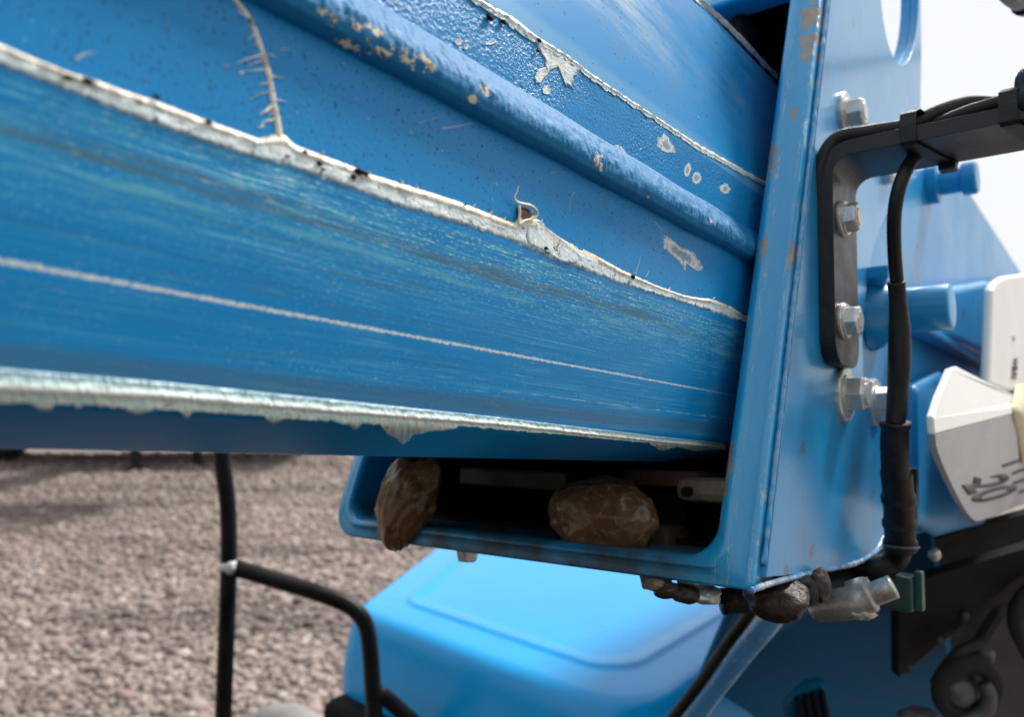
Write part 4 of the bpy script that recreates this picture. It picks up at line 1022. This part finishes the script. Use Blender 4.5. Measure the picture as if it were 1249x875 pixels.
def hood_mesh():
    vs = []; fs = []; rings = []
    area = sum(quad[i].x * quad[(i + 1) % 4].y - quad[(i + 1) % 4].x * quad[i].y for i in range(4))
    Q = quad if area > 0 else quad[::-1]
    spec = [(.036, -.26, .07), (.044, -.175, .08), (.045, -.12, .08), (.041, -.080, .08), (.034, -.045, .08), (.027, -.021, .08), (.019, -.008, .08), (.006, -.0015, .08), (.0, -.0008, .08), (-.015, .0, .075), (-.05, .001, .07),
            (-.0555, .0012, .068), (-.0595, .0052, .066), (-.064, .0060, .064), (-.068, .0052, .062), (-.073, .0020, .06), (-.10, .0022, .05), (-.16, .003, .03)]
    for gr, z, r in spec:
        pl_ = fillet([tuple(p) for p in offset_poly(Q, gr)], [r] * 4, 12); rings.append([Vector((p[0], p[1], HZ + z)) - hr.location for p in pl_])
    n = len(rings[0])
    for R in rings: vs += R
    for k in range(len(rings) - 1):
        for i in range(n): a = k * n + i; b = k * n + (i + 1) % n; fs.append((a, b, b + n, a + n))
    fs.append(tuple((len(rings) - 1) * n + i for i in range(n)))
    return vs, fs
vs, fs = hood_mesh(); mk('hood_shell', vs, fs, MAT['hood'], hr, True)
# dark body under the hood
bm = bmesh.new(); c0 = cnr - hr.location
fr = [c0 + HSx * a + HX * b for a, b in ((-.03, -.03), (Ls + .02, -.03), (Ls + .02, Lb), (-.03, Lb))]
prism(bm, [p + Vector((0, 0, -.14)) for p in fr], [p + Vector((0, 0, -.55)) for p in fr]); bev(bmo('engine_bay', bm, MAT['dark'], hr), .02, 3)

# ------------------------------------------------------------------ CHASSIS AT LOWER RIGHT
ch = root('turntable_chassis', wY(1000, 800, .9), 'dark shaded blue machine chassis with vent and black fittings, lower right corner', 'chassis')
def cl_(px, py, Y): return wY(px, py, Y) - ch.location
def poly(name, P, mat, depth=Vector((0, .02, 0)), bw=.003):
    bm = bmesh.new(); a = [cl_(*p) for p in P]; prism(bm, a, [v + depth for v in a]); return bev(bmo(name, bm, mat, ch), bw, 2)
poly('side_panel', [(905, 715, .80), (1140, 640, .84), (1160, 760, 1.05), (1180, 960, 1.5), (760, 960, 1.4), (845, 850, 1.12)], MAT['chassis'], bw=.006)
tube('edge_rail', [cl_(1010, 640, .78), cl_(952, 738, .80), cl_(905, 796, .82), cl_(862, 850, .84), cl_(800, 935, .86)], .0125, MAT['rail'], ch, 30, 20)
tube('conduit', [cl_(978, 650, .775), cl_(920, 742, .78), cl_(886, 788, .80), cl_(848, 842, .81), cl_(790, 915, .83)], .0058, MAT['rubber'], ch, 30, 14)
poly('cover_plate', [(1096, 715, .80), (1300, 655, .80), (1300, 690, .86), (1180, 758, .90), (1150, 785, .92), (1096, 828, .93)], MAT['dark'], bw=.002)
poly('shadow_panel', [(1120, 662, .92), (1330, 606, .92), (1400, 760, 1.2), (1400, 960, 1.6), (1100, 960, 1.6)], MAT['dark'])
poly('guard_plate', [(1190, 850, .95), (1185, 800, .93), (1220, 745, .92), (1300, 720, .92), (1300, 960, 1.0), (1180, 960, 1.0)], MAT['darkgrey'], bw=.01)
# added dark deck, unseen below the frame, shades the boom underside
bm = bmesh.new(); box(bm, Vector((-.42, .14, .84)) - ch.location, (1.75, 1.55, .08)); bev(bmo('shade_deck', bm, MAT['dark'], ch), .01, 2)
# vent with fins
bm = bmesh.new()
ve = poly('vent', [(962, 960, 1.0), (958, 862, .94), (985, 836, .93), (1010, 830, .93), (1018, 870, .95), (1014, 960, 1.0)], MAT['chassis'], bw=.012)
for k in range(4):
    x = 972 + k * 10
    bm = bmesh.new(); a = [cl_(x, 855 - k * 3, .925), cl_(x + 4, 853 - k * 3, .925), cl_(x + 12, 882, .94), cl_(x + 9, 892, .94)]
    prism(bm, a, [v + Vector((0, .01, 0)) for v in a]); bmo('fin', bm, MAT['dark'], ve)
for (x, y, Y, r) in ((1140, 677, .78, .006), (1108, 816, .86, .005), (1145, 782, .86, .005), (1176, 752, .86, .005)):
    lump('rivet', cl_(x, y, Y), (r, r, r), MAT['zinc'] if x == 1140 else MAT['darkgrey'], ch, 3, .1)
# coupling: dark ring and pale hub
def torus(name, c, R, r, mat, par):
    vs, fs = tube_data([c + Vector((R * math.cos(a), -.1 * R * math.sin(a), R * math.sin(a))) for a in np.linspace(0, 6.2831, 33)], r, 12); return mk(name, vs, fs, mat, par, True)
torus('coupling_ring', cl_(1180, 842, .88), .030, .010, MAT['tyre'], ch); lump('coupling_hub', cl_(1172, 846, .875), (.016, .01, .015), MAT['hub'], ch, 4, .1)
lump('coupling_hub', cl_(1200, 800, .9), (.012, .01, .009), MAT['hub'], ch, 3, .2, 2, 3)
tube('hose_run', [cl_(1140, 835, .9), cl_(1155, 812, .89), cl_(1172, 795, .88), cl_(1205, 780, .88)], .006, MAT['darkgrey'], ch, 24, 12)
tube('hose_run', [cl_(1200, 835, .87), cl_(1206, 850, .87), cl_(1200, 870, .87), cl_(1170, 885, .87)], .008, MAT['hub'], ch, 24, 12)
lump('coupling_hub', cl_(1120, 878, .9), (.022, .014, .014), MAT['hub'], ch, 4, .2, 2, 7)
tube('hose_run', [cl_(1300, 690, .84), cl_(1245, 745, .84), (cl_(1262, 800, .85)), cl_(1300, 840, .86)], .012, MAT['darkgrey'], ch, 30, 14)

# ------------------------------------------------------------------ GUARD RAIL (black tube)
YR = 1.15
g0 = wY(272, 900, YR); gr = root('guard_rail', (g0.x, g0.y, g0.z - .5), 'bent black steel tube rail with upright post on the left of the hood', 'guard rail')
def gl(px, py, Y): return wY(px, py, Y) - gr.location
tube('post', [gl(268, 430, YR), gl(270, 545, YR), gl(278, 620, YR), gl(279, 690, YR), gl(276, 780, YR), gl(272, 890, YR), gl(271, 1000, YR), gl(270, 1300, YR)], .0118, MAT['tube'], gr, 60, 18)
tube('rail', [gl(280, 691, YR), gl(320, 703, YR), gl(370, 718, YR), gl(405, 730, YR), gl(432, 744, YR), gl(447, 765, YR), gl(452, 800, YR), gl(455, 850, YR), gl(457, 900, YR), gl(462, 1300, YR)], .0122, MAT['tube'], gr, 80, 18)
lump('weld_joint', gl(281, 692, YR - .004), (.014, .012, .010), MAT['greyp'], gr, 3, .2)
tube('stay', [gl(460, 845, YR), gl(480, 860, YR + .02), gl(520, 900, YR + .05), gl(560, 960, YR + .1)], .012, MAT['tube'], gr, 24, 14)

# grey pad near the bottom
gp = wZ(358, 905, .25); pad = root('grey_tyre', (gp.x, gp.y, 0), 'top of a rounded weathered grey tyre at the bottom edge beside the post', 'tyre')
rt = .30
bm = bmesh.new(); axis = Vector((.62, .78, 0)).normalized(); side = Vector((-axis.y, axis.x, 0))
ctr = Vector((0, 0, 0)); topz = wY(358, 862, gp.y).z - .005
vs = []; fs = []; n1, n2 = 48, 16
for i in range(n1):
    a = 2 * math.pi * i / n1; rad = side * math.cos(a) + Vector((0, 0, 1)) * math.sin(a)
    for j in range(n2):
        c = 2 * math.pi * j / n2; tread = .004 * (1 if (i % 2) and math.cos(c) > .6 else 0)
        vs.append(Vector((0, 0, topz - rt)) + rad * (rt - .085 + (.085 + tread) * math.cos(c)) + axis * .085 * math.sin(c))
for i in range(n1):
    for j in range(n2): fs.append((i * n2 + j, i * n2 + (j + 1) % n2, ((i + 1) % n1) * n2 + (j + 1) % n2, ((i + 1) % n1) * n2 + j))
mk('tread', vs, fs, MAT['grey'], pad, True)

# ------------------------------------------------------------------ FAR TRAILER
tl = root('parked_trailer', (-5.2, 10.6, 0), 'dark low trailer with prop legs standing on the gravel far left behind the boom', 'trailer')
def TB(name, c, d, mat, bw=.01, par=None):
    bm = bmesh.new(); box(bm, c, d); return bev(bmo(name, bm, mat, par or tl), bw, 2)
TB('deck', (-.6, .3, .66), (6.4, 1.9, .22), MAT['tyre'], .03)
TB('cargo_box', (-1.4, .5, 1.05), (3.6, 1.4, .5), MAT['darkgrey'], .05)
TB('lift_arm', (1.2, -2.8, 1.5), (2.4, .8, .42), MAT['darkgrey'], .03)
TB('arm_post', (.4, -1.7, 1.15), (.35, 2.4, .5), MAT['darkgrey'], .03)
def legx(px, py): 
    p = wZ(px, py, 0); return p - tl.location
for (px, py) in ((165, 575), (240, 569)):
    p = legx(px, py)
    bm = bmesh.new()
    prism(bm, [p + Vector(v) for v in ((-.05, -.03, .04), (.05, -.03, .04), (.05, .03, .04), (-.05, .03, .04))], [p + Vector(v) for v in ((-.055, -.05, .6), (.055, -.05, .6), (.055, .05, .6), (-.055, .05, .6))])
    l_ = bev(bmo('prop_leg', bm, MAT['tyre'], tl), .006, 2)
    bm = bmesh.new(); prism(bm, [p + Vector(v) for v in ((-.13, -.1, .0), (.13, -.1, .0), (.13, .1, .0), (-.13, .1, .0))], [p + Vector(v) for v in ((-.04, -.04, .07), (.04, -.04, .07), (.04, .04, .07), (-.04, .04, .07))])
    bmo('foot', bm, MAT['tyre'], l_)
p = legx(163, 575); TB('cross_bar', (p.x, p.y, .325), (.46, .12, .08), MAT['tyre'], .01)
def wheel(px, py):
    p = legx(px, py); R_ = .34
    vs = []; fs = []
    for i in range(40):
        a = 2 * math.pi * i / 40
        for j in range(12):
            c = 2 * math.pi * j / 12; vs.append((p.x + (R_ - .1 + .1 * math.cos(c)) * math.cos(a), p.y + .11 * math.sin(c), R_ + (R_ - .1 + .1 * math.cos(c)) * math.sin(a)))
    for i in range(40):
        for j in range(12): fs.append((i * 12 + j, i * 12 + (j + 1) % 12, ((i + 1) % 40) * 12 + (j + 1) % 12, ((i + 1) % 40) * 12 + j))
    wo_ = mk('wheel', vs, fs, MAT['tyre'], tl, True)
    bm = bmesh.new(); bmesh.ops.create_cone(bm, cap_ends=True, segments=28, radius1=.22, radius2=.2, depth=.12, matrix=Matrix.Translation((p.x, p.y, R_)) @ Matrix.Rotation(math.pi / 2, 4, 'X')); bmo('rim', bm, MAT['darkgrey'], wo_)
wheel(5, 562); wheel(-75, 562)
